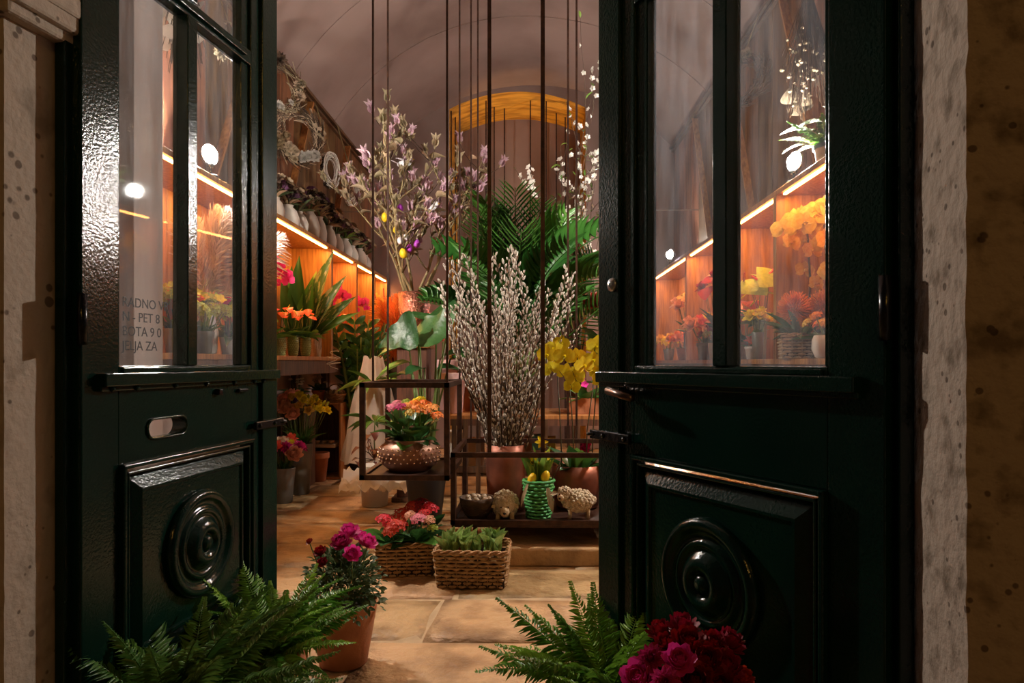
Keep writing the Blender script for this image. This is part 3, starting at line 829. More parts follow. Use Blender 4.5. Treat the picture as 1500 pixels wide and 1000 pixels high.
def wicker(t, w, d, h, m='wicker', taper=.9, rows=None, name='weave'):
    """rectangular woven basket: weave, stakes and braided rim"""
    rows = rows or max(6, int(h/.0185)); mb = MB()
    def per(k, n, z):
        s = taper+(1-taper)*z/h; W, D = w*s, d*s; L_ = 2*(W+D); p = (k/n*L_) % L_
        if p < W: return V((-W/2+p, -D/2, z)), V((0, -1, 0))
        p -= W
        if p < D: return V((W/2, -D/2+p, z)), V((1, 0, 0))
        p -= D
        if p < W: return V((W/2-p, D/2, z)), V((0, 1, 0))
        p -= W
        return V((-W/2, D/2-p, z)), V((-1, 0, 0))
    n = int((2*(w+d))/.030)//2*2+1
    for r in range(rows):
        z = .008+(h-.016)*r/(rows-1); pts = []
        for k in range(n):
            p, nn = per(k, n, z); pts.append(p+nn*(.0085*(1 if (k+r) % 2 else -1)+U(-.0012, .0012))+V((0, 0, U(-.002, .002))))
        mb.ring(pts, .0082, 5)
    obj(name, mb, m, t, True, kind='stuff')
    sb = MB()
    for k in range(0, n, 2):
        a, _ = per(k, n, .002); b, _ = per(k, n, h); sb.tube([a, b], .004, 4)
    obj('stakes', sb, m, t, True, kind='stuff')
    rim = MB()
    for ph in (0, PI):
        pts = []
        for k in range(n*2):
            p, nn = per(k, n*2, h); a = k*.9+ph; pts.append(p+nn*.007*math.cos(a)+V((0, 0, .007*math.sin(a)+.004)))
        rim.ring(pts, .006, 4)
    obj('rim', rim, m, t, True)
    obj('liner', MB().span((-w*.46, -d*.46, .004), (w*.46, d*.46, h*.8)), 'soil', t)

# ---------------------------------------------------------------- ferns by the doors
def fern(loc, r, h, n, ln, m, label, el=(.25, 1.35), extra=()):
    t = thing('potted_fern', label, 'plant', loc)
    clay(t, r, h)
    for i in range(n):
        a = i*2.39996+U(-.2, .2); k = i/n; e = el[1]+(el[0]-el[1])*k+U(-.12, .12)
        L_ = ln*U(.8, 1.1)
        put(t, 'frond', 'frond%d' % RND.randrange(4), m, frame((.02*math.cos(a), .02*math.sin(a), h*.88), sph(a, e), None, L_, L_*U(.75, 1.0)))
    for (a, e, L_) in extra:
        put(t, 'frond', 'frond2', m, frame((0, 0, h*.88), sph(a, e), None, L_, L_*.8))
    return t
fern(G(265, 1.74), .10, .30, 48, .44, 'fern', 'large feathery fern in front of the door with the letter slot')
fern(G(398, 2.18), .105, .285, 42, .36, 'fern_bright', 'bushy fern in a terracotta pot beside the pink ranunculus pot')
fern(G(895, 1.80), .10, .33, 40, .37, 'fern_bright', 'upright bright fern beside the red ranunculus', extra=((PI*.97, .12, .42), (PI*.85, .75, .44), (PI*.9, .95, .36)))
# ---------------------------------------------------------------- ranunculus
def ranunculus_pot(loc, r, h, flowers, label, m_f, bush=(.16, .16), n=620):
    t = thing('potted_ranunculus', label, 'plant', loc)
    clay(t, r, h, rim=False, taper=.70)
    c = V((0, 0, h+bush[1]*.35))
    foliage(t, n, c, bush[0], bush[1], (.022, .036), (.013, .02), m_f)
    foliage(t, n//3, c+V((0, 0, -.05)), bush[0]*1.02, bush[1]*.7, (.02, .03), (.012, .018), m_f, name='trailing_foliage')
    ln = []
    for (p, s, m, key) in flowers:
        p = V(p); ln.append(((p.x*.4, p.y*.4, h*.9), p-V((0, 0, s*.2))))
        d = (p-V((0, 0, h-.1))); d = V((d.x*1.4, d.y*1.4-.10, d.z*.8)).normalized()
        put(t, 'flower', key, m, face(p, d, s*.78, U(0, 6)))
    stems(t, ln, .0032)
    return t
c0 = G(503, 2.73)
def rel(px, py, d, c): return P(px, py, d)-c
fl = [((rel(px, py, d, c0)), s, m, 'ranunculus') for (px, py, d, s, m) in (
    (512, 782, 2.74, .082, 'pet_magenta'), (500, 796, 2.68, .078, 'pet_magenta'), (538, 796, 2.72, .072, 'pet_hot'), (527, 789, 2.80, .07, 'pet_magenta'), (516, 812, 2.62, .066, 'pet_hot'),
    (470, 809, 2.68, .05, 'pet_red'), (473, 824, 2.64, .04, 'pet_red'), (454, 794, 2.70, .03, 'pet_red'))]
ranunculus_pot(c0, .135, .245, fl, 'magenta ranunculus in a plain terracotta pot on the stone floor', 'grey_green', n=900)
c1 = G(1010, 1.45)
fl = []
for (px, py, d, s, m, k) in ((955, 966, 1.36, .07, 'pet_magenta', 'pompom'), (995, 968, 1.34, .062, 'pet_hot', 'ranunculus'), (938, 995, 1.36, .075, 'pet_hot', 'ranunculus'), (975, 1000, 1.30, .07, 'pet_hot', 'pompom'),
        (1000, 922, 1.5, .07, 'pet_red', 'ranunculus'), (968, 928, 1.52, .06, 'pet_red', 'ranunculus'), (1008, 946, 1.42, .075, 'pet_red', 'ranunculus'), (1040, 948, 1.44, .065, 'pet_red', 'ranunculus'),
        (1066, 944, 1.46, .066, 'pet_red', 'ranunculus'), (1030, 972, 1.38, .08, 'pet_red', 'ranunculus'), (1060, 978, 1.4, .07, 'pet_red', 'ranunculus'), (1085, 994, 1.42, .05, 'pet_scarlet', 'ranunculus'),
        (975, 945, 1.46, .05, 'pet_red', 'ranunculus'), (1015, 1000, 1.34, .08, 'pet_red', 'ranunculus'), (1050, 1008, 1.36, .08, 'pet_red', 'ranunculus')):
    fl.append((rel(px, py, d, c1), s, m, k))
ranunculus_pot(c1, .13, .36, fl, 'dark red and pink ranunculus beneath the door rosette', 'mid', (.15, .13), 420)

# ---------------------------------------------------------------- woven baskets on the floor
t = thing('flower_basket', 'woven basket of red and pink kalanchoes on the floor', 'basket', G(596, 3.93), .10)
wicker(t, .33, .27, .18)
for (x, y, key) in ((-.09, -.05, 0), (.07, -.06, 1), (-.05, .07, 2), (.09, .07, 3)):
    rosette(t, 'oval', ['deep', 'deep2', 'mid'], 11, (x, y, .18), (.11, .16), (.08, .11), (.05, 1.1), .03)
for (px, py, d, m, s) in ((582, 768, 3.80, 'pet_scarlet', .085), (565, 760, 3.9, 'pet_scarlet', .08), (572, 776, 3.78, 'pet_scarlet', .07), (590, 752, 4.0, 'pet_scarlet', .08), (612, 758, 3.82, 'pet_pink', .065), (600, 753, 3.86, 'pet_salmon', .05),
        (618, 738, 4.05, 'pet_red', .09), (632, 742, 4.0, 'pet_scarlet', .07), (605, 740, 4.05, 'pet_scarlet', .08), (628, 760, 3.85, 'pet_salmon', .055), (634, 772, 3.84, 'pet_lime', .045), (622, 750, 3.95, 'pet_scarlet', .06)):
    w_ = P(px, py, d)-t.location; w_.rotate(Matrix.Rotation(-.10, 3, 'Z'))
    put(t, 'flower_head', 'umbel', m, face(w_, (U(-.3, .3), -.5, 1), s*1.15, U(0, 6)))
    stems(t, [((w_.x*.7, w_.y*.7, .14), w_-V((0, 0, .01)))], .003)
t = thing('bulb_basket', 'woven basket of sprouting spring bulbs on the floor', 'basket', G(693, 3.74), -.03)
wicker(t, .39, .27, .19)
for i in range(24):
    x, y = U(-.16, .16), U(-.10, .10)
    b = obj('bulb', MB().lathe([(.0001, 0), (.016, .006), (.02, .02), (.012, .04), (.006, .05)], 8), 'copper_pot' if i % 5 == 0 else 'bulb_leaf', t, True, loc=(x, y, .15))
    for j in range(4):
        a = U(0, 6.28); leaf_at(b, 'bulb_blade', 'bulb_leaf', (0, 0, .03), sph(a, U(.95, 1.5)), U(.06, .125), U(.034, .052))

# ---------------------------------------------------------------- hanging iron frames with rods
def rods_to_ceiling(t, pts, r=.006):
    for (p, z0) in pts:
        p = V(p); top = vault_z(p.x) if p.y < YB else arch_z(p.x)
        o = V(t.location)
        obj('rod', MB().bar((p.x-o.x, p.y-o.y, z0-o.z), (p.x-o.x, p.y-o.y, top+.01-o.z), 2*r), 'iron', t)
CF, CB = 4.0, 4.72
A = P(531, 565, CF); B = P(655, 565, CF); A2 = V((A.x, A.y+CB-CF, 0)); B2 = V((B.x, B.y+CB-CF, 0))
CZ0, CZ1 = .525, 1.065
t = thing('hanging_cube_frame', 'rusty iron cube frame hung on rods, holding the studded copper bowl', 'plant stand', (A.x, A.y, CZ0))
w_, d_, h_, bw = B.x-A.x, CB-CF, CZ1-CZ0, .032
def cube_bars(t, w, d, h, bw, skip=()):
    for (p, q) in (((0, 0, 0), (w, 0, 0)), ((0, d, 0), (w, d, 0)), ((0, 0, h), (w, 0, h)), ((0, d, h), (w, d, h)), ((0, 0, 0), (0, d, 0)), ((w, 0, 0), (w, d, 0)), ((0, 0, h), (0, d, h)), ((w, 0, h), (w, d, h)),
                   ((0, 0, 0), (0, 0, h)), ((w, 0, 0), (w, 0, h)), ((0, d, 0), (0, d, h)), ((w, d, 0), (w, d, h))):
        p = V(p); q = V(q); e = (q-p).normalized()*bw/2
        obj('bar', MB().bar(p-e, q+e, bw), 'iron', t, bevel=.002)
cube_bars(t, w_, d_, h_, bw)
obj('base_plate', MB().span((0, 0, -.004), (w_, d_, .004)), 'iron', t)
m549 = P(549, 530, CF+.28)
rods_to_ceiling(t, ((V((A.x, A.y+.27, 0)), CZ1), (A2, CZ1), (B, CZ1), (B2, CZ1)))
CUBE = t
# copper bowl with studs
bc = P(600, 690, 4.24); bc.z = CZ0+.004
t = thing('studded_bowl', 'wide copper bowl with rows of studs in the hanging cube, planted with orange kalanchoes', 'planter', bc)
br = .19
bowl = lathe_part(t, 'bowl', [(.09, 0), (.125, .005), (.17, .045), (br, .09), (br, .13), (.175, .158), (.155, .17), (.145, .185), (.152, .195), (.14, .195), (.13, .17), (.0001, .165)], 'copper_bowl', 36)
TPL['studball'] = lambda b: b.ball((0, 0, 0), .0075, 7, 5)
for r_ in range(4):
    z = .066+.025*r_; rr = (.183, .191, .191, .184)[r_]
    for k in range(30):
        a = 2*PI*(k+.5*(r_ % 2))/30
        if math.sin(a) > .2: continue
        put(bowl, 'stud', 'studball', 'stud', Matrix.Translation((rr*math.cos(a), rr*math.sin(a), z)))
rosette(t, 'oval', ['deep', 'deep2', 'mid'], 16, (0, 0, .17), (.11, .17), (.08, .11), (.1, .9), .05)
rosette(t, 'oval', ['deep2', 'mid'], 20, (0, 0, .20), (.11, .16), (.09, .12), (.3, 1.4), .09, zr=.10)
for (px, py, d, m, s) in ((604, 592, 4.2, 'pet_orange', .07), (616, 598, 4.12, 'pet_orange', .075), (630, 597, 4.18, 'pet_fire', .07), (640, 607, 4.14, 'pet_orange', .055), (596, 594, 4.14, 'pet_fire', .055), (613, 586, 4.3, 'pet_yellow', .065),
        (594, 588, 4.25, 'pet_lime', .05), (580, 590, 4.2, 'pet_pink', .05), (587, 594, 4.1, 'pet_magenta', .045), (573, 596, 4.12, 'pet_pink', .05), (622, 590, 4.26, 'pet_orange', .06), (600, 603, 4.08, 'pet_gold', .05)):
    w2 = P(px, py, d)-V(t.location)
    put(t, 'flower_head', 'umbel', m, face(w2, (U(-.3, .3), -.35, 1), s*1.3, U(0, 6)))
    stems(t, [((w2.x*.5, w2.y*.5, .17), w2-V((0, 0, .01)))], .003)

# ---------------------------------------------------------------- long low tray frame and its stone plinth
tag(obj('stone_plinth', MB().span((-.22, 4.02, -.005), (1.15, 5.0, .10)), 'slab', None, bevel=.012), 'low worn stone step beneath the iron tray', 'step')
TF, TB = 4.12, 4.86
A = G(664, TF); TX0 = A.x; TY0 = A.y; TZ = .235; TW = 1.18
t = thing('hanging_tray_frame', 'long rusty iron tray frame hung on rods, carrying the copper pots and lambs', 'plant stand', (TX0, TY0, TZ))
h_ = .64-TZ; d_ = TB-TF
cube_bars(t, TW, d_, h_, .030)
obj('tray_plate', MB().span((-.01, -.01, -.03), (TW+.01, d_+.01, 0)), 'iron', t, bevel=.003)
for x in (.08, TW-.08):
    for y in (.06, d_-.06):
        obj('leg', MB().span((x-.015, y-.015, .10-TZ if x > .2 else -TZ), (x+.015, y+.015, -.03)), 'iron', t)
rp = [(G(717, TF), .64, .0115), (G(795, TF+.01), .64, .0125), (G(886, TF), .64, .007), (G(690, TB), .64, .006), (G(700, TB), .64, .006), (G(832, TB), .64, .007), (G(844.5, TB), .64, .007), (G(897, TB), .64, .006)]
for (p, z0, r) in rp: rods_to_ceiling(t, ((p, z0),), r)
# back rods in the recess: shelf rack hanging there
t = thing('back_rod_rack', 'slim dark rack of hanging rods inside the arched recess', 'rack', (0, 0, 1.3))
for (px, d) in ((661, 9.62), (667, 9.9), (712, 9.7), (724, 10.0), (739, 10.1), (777, 9.8), (800, 9.75), (815, 10.1), (828, 10.15)):
    rods_to_ceiling(t, ((G(px, d), 1.3),), .009)
obj('shelf_board', MB().span((-1.08, 9.55, -.03), (.6, 10.3, 0)), 'iron', t)
for x in (-1.05, .55):
    for y in (9.6, 10.25): obj('leg', MB().span((x-.02, y-.02, -1.3), (x+.02, y+.02, -.03)), 'iron', t)

# ---------------------------------------------------------------- pussy willow
wp = G(741, 4.49, TZ)
t = thing('pussy_willow_pot', 'tall copper pot packed with silvery pussy willow branches', 'plant', wp)
lathe_part(t, 'pot', [(.105, 0), (.118, .01), (.128, .2), (.13, .33), (.126, .425), (.116, .425), (.118, .35), (.0001, .34)], 'copper_pot', 32)
for i in range(58):
    a = i*2.39996; k = math.sqrt((i+.5)/58)
    b = V((.085*k*math.cos(a), .085*k*math.sin(a), .33))
    tilt = .36*k*U(.75, 1.15)
    d = V((math.sin(tilt)*math.cos(a)*1.1, math.sin(tilt)*math.sin(a)*.8, math.cos(tilt)))
    L_ = U(1.02, 1.42)*(1-.06*k); v = RND.randrange(7); M = frame(b, d, sph(U(0, 6.28), 0), L_, L_)
    br_ = put(t, 'branch', 'willow%d' % v, 'twig', M)
    obj('catkins', tpl('catkins%d' % v, 'catkin'), None, br_, kind='stuff')

# ---------------------------------------------------------------- yellow orchids in a wide copper pot
oc = G(845, 4.55, TZ)
t = thing('orchid_pot', 'wide copper pot of yellow moth orchids on the iron tray', 'plant', oc)
lathe_part(t, 'pot', [(.115, 0), (.14, .012), (.165, .12), (.168, .2), (.162, .285), (.15, .285), (.15, .22), (.0001, .21)], 'copper_pot', 32)
for (a, e, L_, w) in ((2.6, 1.15, .24, .10), (3.4, .95, .22, .09), (.3, 1.0, .24, .10), (-.4, .8, .22, .09), (-1.5, 1.2, .25, .1), (-1.9, 1.35, .25, .09), (-1.0, 1.1, .22, .09), (1.5, 1.0, .24, .1), (4.2, .7, .2, .08)):
    leaf_at(t, 'strap', RND.choice(('mid', 'deep2')), (.05*math.cos(a), .05*math.sin(a), .21), sph(a, e), L_, w)
for (tx, ty, fls) in ((-.10, -.05, ((800, 520), (812, 512), (826, 522), (808, 540), (828, 545), (838, 566))), (-.02, .03, ((822, 503), (845, 522), (855, 536), (842, 552))),
                      (.06, -.02, ((872, 508), (884, 502), (868, 528), (882, 535), (888, 520))), (.10, .03, ((880, 556), (889, 548), (891, 568), (876, 545)))):
    pts = [V((tx, ty, .2))]
    base = P(fls[0][0], fls[0][1], 4.5)-oc; last = P(fls[-1][0], fls[-1][1], 4.4)-oc
    st = obj('stalk', MB().tube([pts[0], V((tx*1.1, ty, .5)), V((base.x*.6+last.x*.4, ty-.02, max(base.z, last.z)+.03)), base, last], [.005, .0045, .004, .003, .002], 6), 'stem_brown', t, True)
    for (px, py) in fls:
        p = P(px, py, 4.42+U(-.04, .06))-oc
        put(t, 'flower', 'orchid', 'pet_yellow', face(p, (U(-.5, .4), -1, U(-.1, .25)), U(.115, .145), U(-.3, .3)))
# ---------------------------------------------------------------- green basket with daffodils
gc = G(789, 4.24, TZ)
t = thing('daffodil_basket', 'small bright green woven basket with daffodils and yellow eggs', 'basket', gc, .1)
wb = MB()
for r in range(12):
    z = .008+.222*r/11; R0 = .068+.022*r/11; pts = []
    for k in range(23):
        a = 2*PI*k/23; q_ = R0+.008*(1 if (k+r) % 2 else -1); pts.append((q_*math.cos(a), q_*math.sin(a), z))
    wb.ring(pts, .0088, 5)
obj('weave', wb, 'wicker_green', t, True, kind='stuff')
obj('liner', MB().lathe([(.062, .004), (.08, .2), (.0001, .2)], 16), 'soil', t)
for i in range(16):
    a = U(0, 6.28); leaf_at(t, 'bulb_blade', 'light', (.045*math.cos(a), .045*math.sin(a), .19), sph(a, U(1.25, 1.5)), U(.14, .26), .014)
for (x, y, z, dx) in ((.015, -.02, .47, .1), (-.03, .0, .34, -.4), (.05, .01, .38, .5)):
    stems(t, [((x*.5, y, .2), (x, y, z))], .004)
    put(t, 'flower', 'daffodil', 'pet_yellow', face((x, y, z), (dx, -1, .25), .085))
for (x, y, z) in ((-.045, -.05, .25), (.035, -.06, .265)):
    put(t, 'egg', 'egg', 'egg_yellow', face((x, y, z), (.3, -.2, 1), .075))
obj('ribbon', MB().leaf(frame((.045, -.088, .2), (.2, -.1, -1), (0, -1, 0), .16, .035), p_strap, 5, .1, .1), 'cloth', t, True)
obj('twig_sprig', MB().tube([(.06, 0, .2), (.11, -.02, .29), (.14, -.02, .36)], .004, 4), 'twig', t)
obj('ribbon', MB().leaf(frame((-.07, -.06, .22), (-.4, -.1, -1), (-1, -1, 0), .15, .025), p_strap, 5, .1, .1), 'wicker_pale', t, True)
# ---------------------------------------------------------------- lambs
def fuzz(c, r, seed, amp=.14, n=34, k=22, lump=7):
    mb = MB(); mb.ball((0, 0, 0), 1, n, k)
    r = V(r)
    out = []
    for p in mb.v:
        p = V(p); s = 1+amp*(noise.noise(p*lump*.55+V((seed, 0, 0))))+amp*.7*abs(noise.noise(p*lump+V((0, seed, 0))))
        out.append(V((p.x*r.x*s, p.y*r.y*s, p.z*r.z*s))+V(c))
    mb.v = [tuple(q) for q in out]
    return mb
def curls(mb, c, r, n, s, seed):
    rr = random.Random(seed); c = V(c); r = V(r)
    for i in range(n):
        z = 1-2*(i+.5)/n; a = i*2.39996; d = V((math.sqrt(1-z*z)*math.cos(a), math.sqrt(1-z*z)*math.sin(a), z))
        p = c+V((d.x*r.x, d.y*r.y, d.z*r.z))
        mb.ball(p, V((1, 1, 1))*s*rr.uniform(.8, 1.25), 6, 4)
    return mb
t = thing('lamb_figurine', 'woolly lamb figurine facing outward beside the bowl of speckled eggs', 'figurine', G(740, 4.22, TZ))
mb = fuzz((0, .03, .08), (.078, .085, .075), 1); curls(mb, (0, .03, .085), (.076, .083, .075), 110, .014, 1)
obj('woolly_body', mb, 'wool', t, True)
mb = fuzz((0, -.04, .085), (.058, .05, .055), 3, .1); curls(mb, (0, -.035, .11), (.05, .045, .035), 60, .012, 4)
hd = obj('head', mb, 'wool', t, True)
obj('muzzle', fuzz((0, -.085, .058), (.03, .028, .034), 2, .05, 18, 12), 'wool_face', hd, True)
obj('nose', MB().ball((0, -.112, .052), (.010, .006, .008), 8, 5), 'black', hd, True)
for sx in (-1, 1):
    obj('eye', MB().ball((sx*.022, -.092, .086), .005, 6, 4), 'black', hd, True)
    obj('ear', MB().leaf(frame((sx*.045, -.04, .095), (sx, -.2, -.5), (0, -1, .2), .045, .026), p_oval, 4, .2, .3), 'wool_face', hd, True)
    obj('leg', MB().tube([(sx*.04, -.03, .04), (sx*.045, -.055, .0)], [.016, .014], 8), 'wool_face', t, True)
    obj('leg', MB().tube([(sx*.045, .08, .04), (sx*.05, .09, .0)], [.016, .014], 8), 'wool_face', t, True)
t = thing('sheep_figurine', 'cream woolly sheep figurine standing side on before the orchid pot', 'figurine', G(842, 4.17, TZ), .12)
mb = fuzz((.02, 0, .115), (.095, .062, .065), 7); curls(mb, (.02, 0, .12), (.092, .06, .064), 130, .013, 7)
obj('woolly_body', mb, 'wool', t, True)
mb = fuzz((-.078, -.035, .165), (.036, .034, .034), 8, .1, 24, 16); curls(mb, (-.07, -.03, .182), (.036, .034, .024), 50, .010, 9)
hd = obj('head', mb, 'wool', t, True)
obj('muzzle', fuzz((-.098, -.062, .150), (.021, .026, .021), 4, .05, 16, 10), 'wool_face', hd, True)
obj('nose', MB().ball((-.108, -.086, .150), (.008, .005, .006), 8, 5), 'black', hd, True)
for sx in (-1, 1):
    obj('eye', MB().ball((-.088+sx*.018, -.066+sx*.006, .172), .0045, 6, 4), 'black', hd, True)
    obj('ear', MB().leaf(frame((-.078+sx*.03, -.03, .175), (sx, .1, -.15), (0, -1, .4), .05, .028), p_oval, 4, .2, .3), 'wool_face', hd, True)
for (x, y) in ((-.035, -.03), (-.03, .03), (.075, -.03), (.08, .03)):
    obj('leg', MB().tube([(x, y, .08), (x+.004, y, .045), (x, y, .0)], [.013, .009, .010], 8), 'wool_face', t, True)
obj('tail', fuzz((.118, 0, .12), (.018, .014, .026), 3, .1, 12, 8), 'wool', t, True)
# ---------------------------------------------------------------- bowl of speckled eggs
t = thing('egg_bowl', 'dark twig bowl filled with speckled eggs on the iron tray', 'bowl', G(699, 4.25, TZ))
lathe_part(t, 'bowl', [(.06, 0), (.085, .03), (.108, .10), (.112, .125), (.10, .125), (.085, .06), (.0001, .05)], 'dried_dark', 24)
mb = MB()
for i in range(60):
    a = U(0, 6.28); z = U(.02, .12); r = .085+z*.22
    mb.tube([(r*math.cos(a+q_), r*math.sin(a+q_), z+U(-.006, .01)+q_*.01) for q_ in (0, .25, .5)], .0028, 3)
obj('twig_wrap', mb, 'twig', t, kind='stuff')
for (x, y, z) in ((-.05, -.04, .115), (0, -.06, .118), (.05, -.04, .115), (-.02, .0, .13), (.04, .02, .125), (-.06, .03, .118), (.0, .055, .118), (.075, -.005, .115)):
    put(t, 'egg', 'egg', 'egg_speckled', face((x, y, z), (U(-1, 1), U(-1, 1), .4), .046))
t = thing('straw_bunch', 'bunch of pale straw tied upright at the tray end behind the door edge', 'bundle', G(889, 4.3, TZ))
mb = MB()
for i in range(60):
    a = U(0, 6.28); r = U(0, .03); h = U(.15, .24); mb.tube([(r*math.cos(a)*1.3, r*math.sin(a)*1.3, 0), (r*.6*math.cos(a), r*.6*math.sin(a), .1), (r*2*math.cos(a), r*2*math.sin(a), h)], .0022, 3)
obj('straws', mb, 'wicker_pale', t, kind='stuff')
obj('tie', MB().ring([(.024*math.cos(i*.524), .024*math.sin(i*.524), .1) for i in range(12)], .005, 5), 'twig', t)
curls_ = MB(); curls(curls_, (0, 0, .2), (.04, .04, .03), 20, .012, 5); obj('seed_heads', curls_, 'dried_pale', t, True)
# crumpled clear wrap on the plinth
def crumple(w, d, n, amp, seed, drape=None):
    vs2 = []
    for j in range(n+1):
        for i in range(n+1):
            x, y = w*(i/n-.5), d*(j/n-.5)
            z = amp*(noise.noise(V((x*14+seed, y*14, 0)))+.6*noise.noise(V((x*33, y*33+seed, 2))))
            p = V((x, y, z)); vs2.append(drape(p, i/n, j/n) if drape else p)
    return MB().add(vs2, [(j*(n+1)+i, j*(n+1)+i+1, (j+1)*(n+1)+i+1, (j+1)*(n+1)+i) for j in range(n) for i in range(n)])
o = obj('cellophane_sheet', crumple(.16, .30, 16, .03, 4), 'plastic', None, loc=G(893, 4.17, .128)); o.rotation_euler = (.35, .1, .3)
tag(o, 'crumpled clear cellophane lying on the low stone step', 'wrapping')

# ================================================================ MIDDLE OF THE SHOP
# potting table behind the willow
t = thing('potting_table', 'dark slatted potting table behind the pussy willow', 'table', (-.62, 5.35, 0))
TTOP = .78; TLW, TLD = 1.62, .85
for i in range(6):
    obj('top_board', MB().span((0, i*TLD/6+.004, TTOP-.03), (TLW, (i+1)*TLD/6-.004, TTOP)), 'wood', t, bevel=.003)
for i in range(5):
    obj('shelf_board', MB().span((.02, i*TLD/5+.01, .30), (TLW-.02, (i+1)*TLD/5-.01, .325)), 'wood_dark', t)
for x in (.03, .12, .22, .75, 1.0, TLW-.05):
    obj('post', MB().span((x-.018, .0, 0), (x+.018, .036, TTOP-.03)), 'wood_dark', t)
for x in (.03, TLW-.05):
    obj('post', MB().span((x-.018, TLD-.04, 0), (x+.018, TLD-.004, TTOP-.03)), 'wood_dark', t)
for z in (.33, TTOP-.08):
    obj('rail', MB().span((0, .002, z), (TLW, .03, z+.05)), 'wood_dark', t)
# things stored on the table's lower shelf
def box_at(name, label, cat, px, d, w, dep, h, m, z, rz=0, group=None, lid=None):
    t = thing(name, label, cat, G(px, d, z), rz, group)
    obj('body', MB().span((-w/2, -dep/2, 0), (w/2, dep/2, h)), m, t, bevel=.004)
    if lid: obj('band', MB().span((-w/2-.002, -dep/2-.002, h*.35), (w/2+.002, dep/2+.002, h*.55)), lid, t)
    return t
SH = .325
box_at('paper_box', 'white carton under the potting table', 'box', 668, 5.72, .15, .2, .30, 'paper_white', SH, .1, lid='paper_white')
box_at('paper_bag', 'tan paper carton under the potting table', 'box', 697, 5.72, .12, .16, .24, 'paper_brown', SH, -.1, lid='paper_brown')
box_at('gift_box', 'teal box with a pink band under the potting table', 'box', 784, 5.7, .10, .14, .27, 'paper_teal', SH, .05, lid='paper_pink')
box_at('gift_box', 'yellow gift box under the potting table', 'box', 806, 5.72, .09, .14, .25, 'paper_yellow', SH, -.05, lid='paper_white')
box_at('catalogue_box', 'brown file box leaning under the potting table', 'box', 769, 5.7, .09, .16, .26, 'wood', SH, .2, lid='paper_brown')
# terracotta trough with a cyclamen-pink flower
t = thing('trough_planter', 'long terracotta trough on the potting table by the door edge', 'planter', G(862, 5.55, TTOP))
obj('trough', MB().add([(-.15, -.06, 0), (.15, -.06, 0), (.15, .06, 0), (-.15, .06, 0), (-.18, -.08, .13), (.18, -.08, .13), (.18, .08, .13), (-.18, .08, .13), (-.165, -.065, .13), (.165, -.065, .13), (.165, .065, .13), (-.165, .065, .13), (-.165, -.065, .10), (.165, -.065, .10), (.165, .065, .10), (-.165, .065, .10)],
    [(0, 3, 2, 1)]+[(l*4+j, l*4+(j+1) % 4, l*4+4+(j+1) % 4, l*4+4+j) for l in range(3) for j in range(4)]+[(12, 13, 14, 15)]), 'terracotta', t)
rosette(t, 'heart', ['deep', 'mid'], 10, (-.02, 0, .10), (.14, .22), (.08, .12), (.2, 1.1), .05)
for i in range(3):
    p = V((U(-.1, .1), -.03, U(.2, .28))); put(t, 'flower', 'blossom', 'pet_hot', face(p, (U(-.4, .4), -1, .4), .07)); stems(t, [((p.x*.6, 0, .1), p)], .003)
t = thing('primrose_pot', 'small pot with a magenta bloom under the potting table', 'plant', G(852, 5.62, SH))
clay(t, .06, .11)
rosette(t, 'oval', ['mid', 'light'], 9, (0, 0, .1), (.08, .12), (.04, .06), (.2, 1.0), .02)
for i in range(4): put(t, 'flower', 'rosecup', 'pet_hot', face((U(-.05, .05), U(-.06, 0), U(.16, .2)), (U(-.5, .5), -1, .8), .075))

# areca palm
pc = G(758, 5.62, TTOP)
t = thing('areca_palm', 'tall green areca palm rising behind the pussy willow', 'plant', pc)
clay(t, .15, .26, 'dark_pot')
for i in range(20):
    a = i*2.39996; k = i/20; e = 1.54-.62*k+U(-.08, .08); L_ = U(1.45, 1.8)*(1-.42*k)
    st = sph(a, min(1.5, e+.15)); b = V((.04*math.cos(a), .04*math.sin(a), .2)); m_ = b+st*U(.30, .45)
    obj('stalk', MB().tube([b, b.lerp(m_, .5)+V((0, 0, .01)), m_], [.009, .008, .007], 6), 'stem', t, True)
    put(t, 'frond', 'palm%d' % RND.randrange(3), 'palm', frame(m_, sph(a, e), None, L_*.82, L_*.82, U(-.3, .3)))
for (az, el, L_, h0) in ((-1.7, 1.50, 1.55, .55), (-.9, 1.36, 1.4, .5), (2.6, 1.42, 1.45, .55), (-2.3, 1.25, 1.3, .5), (.2, 1.05, 1.25, .45), (-.3, .75, 1.1, .4)):
    b = V((.03*math.cos(az), .03*math.sin(az), .2)); m_ = b+sph(az, min(1.5, el+.1))*h0
    obj('stalk', MB().tube([b, b.lerp(m_, .5), m_], [.009, .008, .007], 6), 'stem', t, True)
    put(t, 'frond', 'palm0', 'palm', frame(m_, sph(az, el), (0, -1, .3), L_*.82, L_*.8))
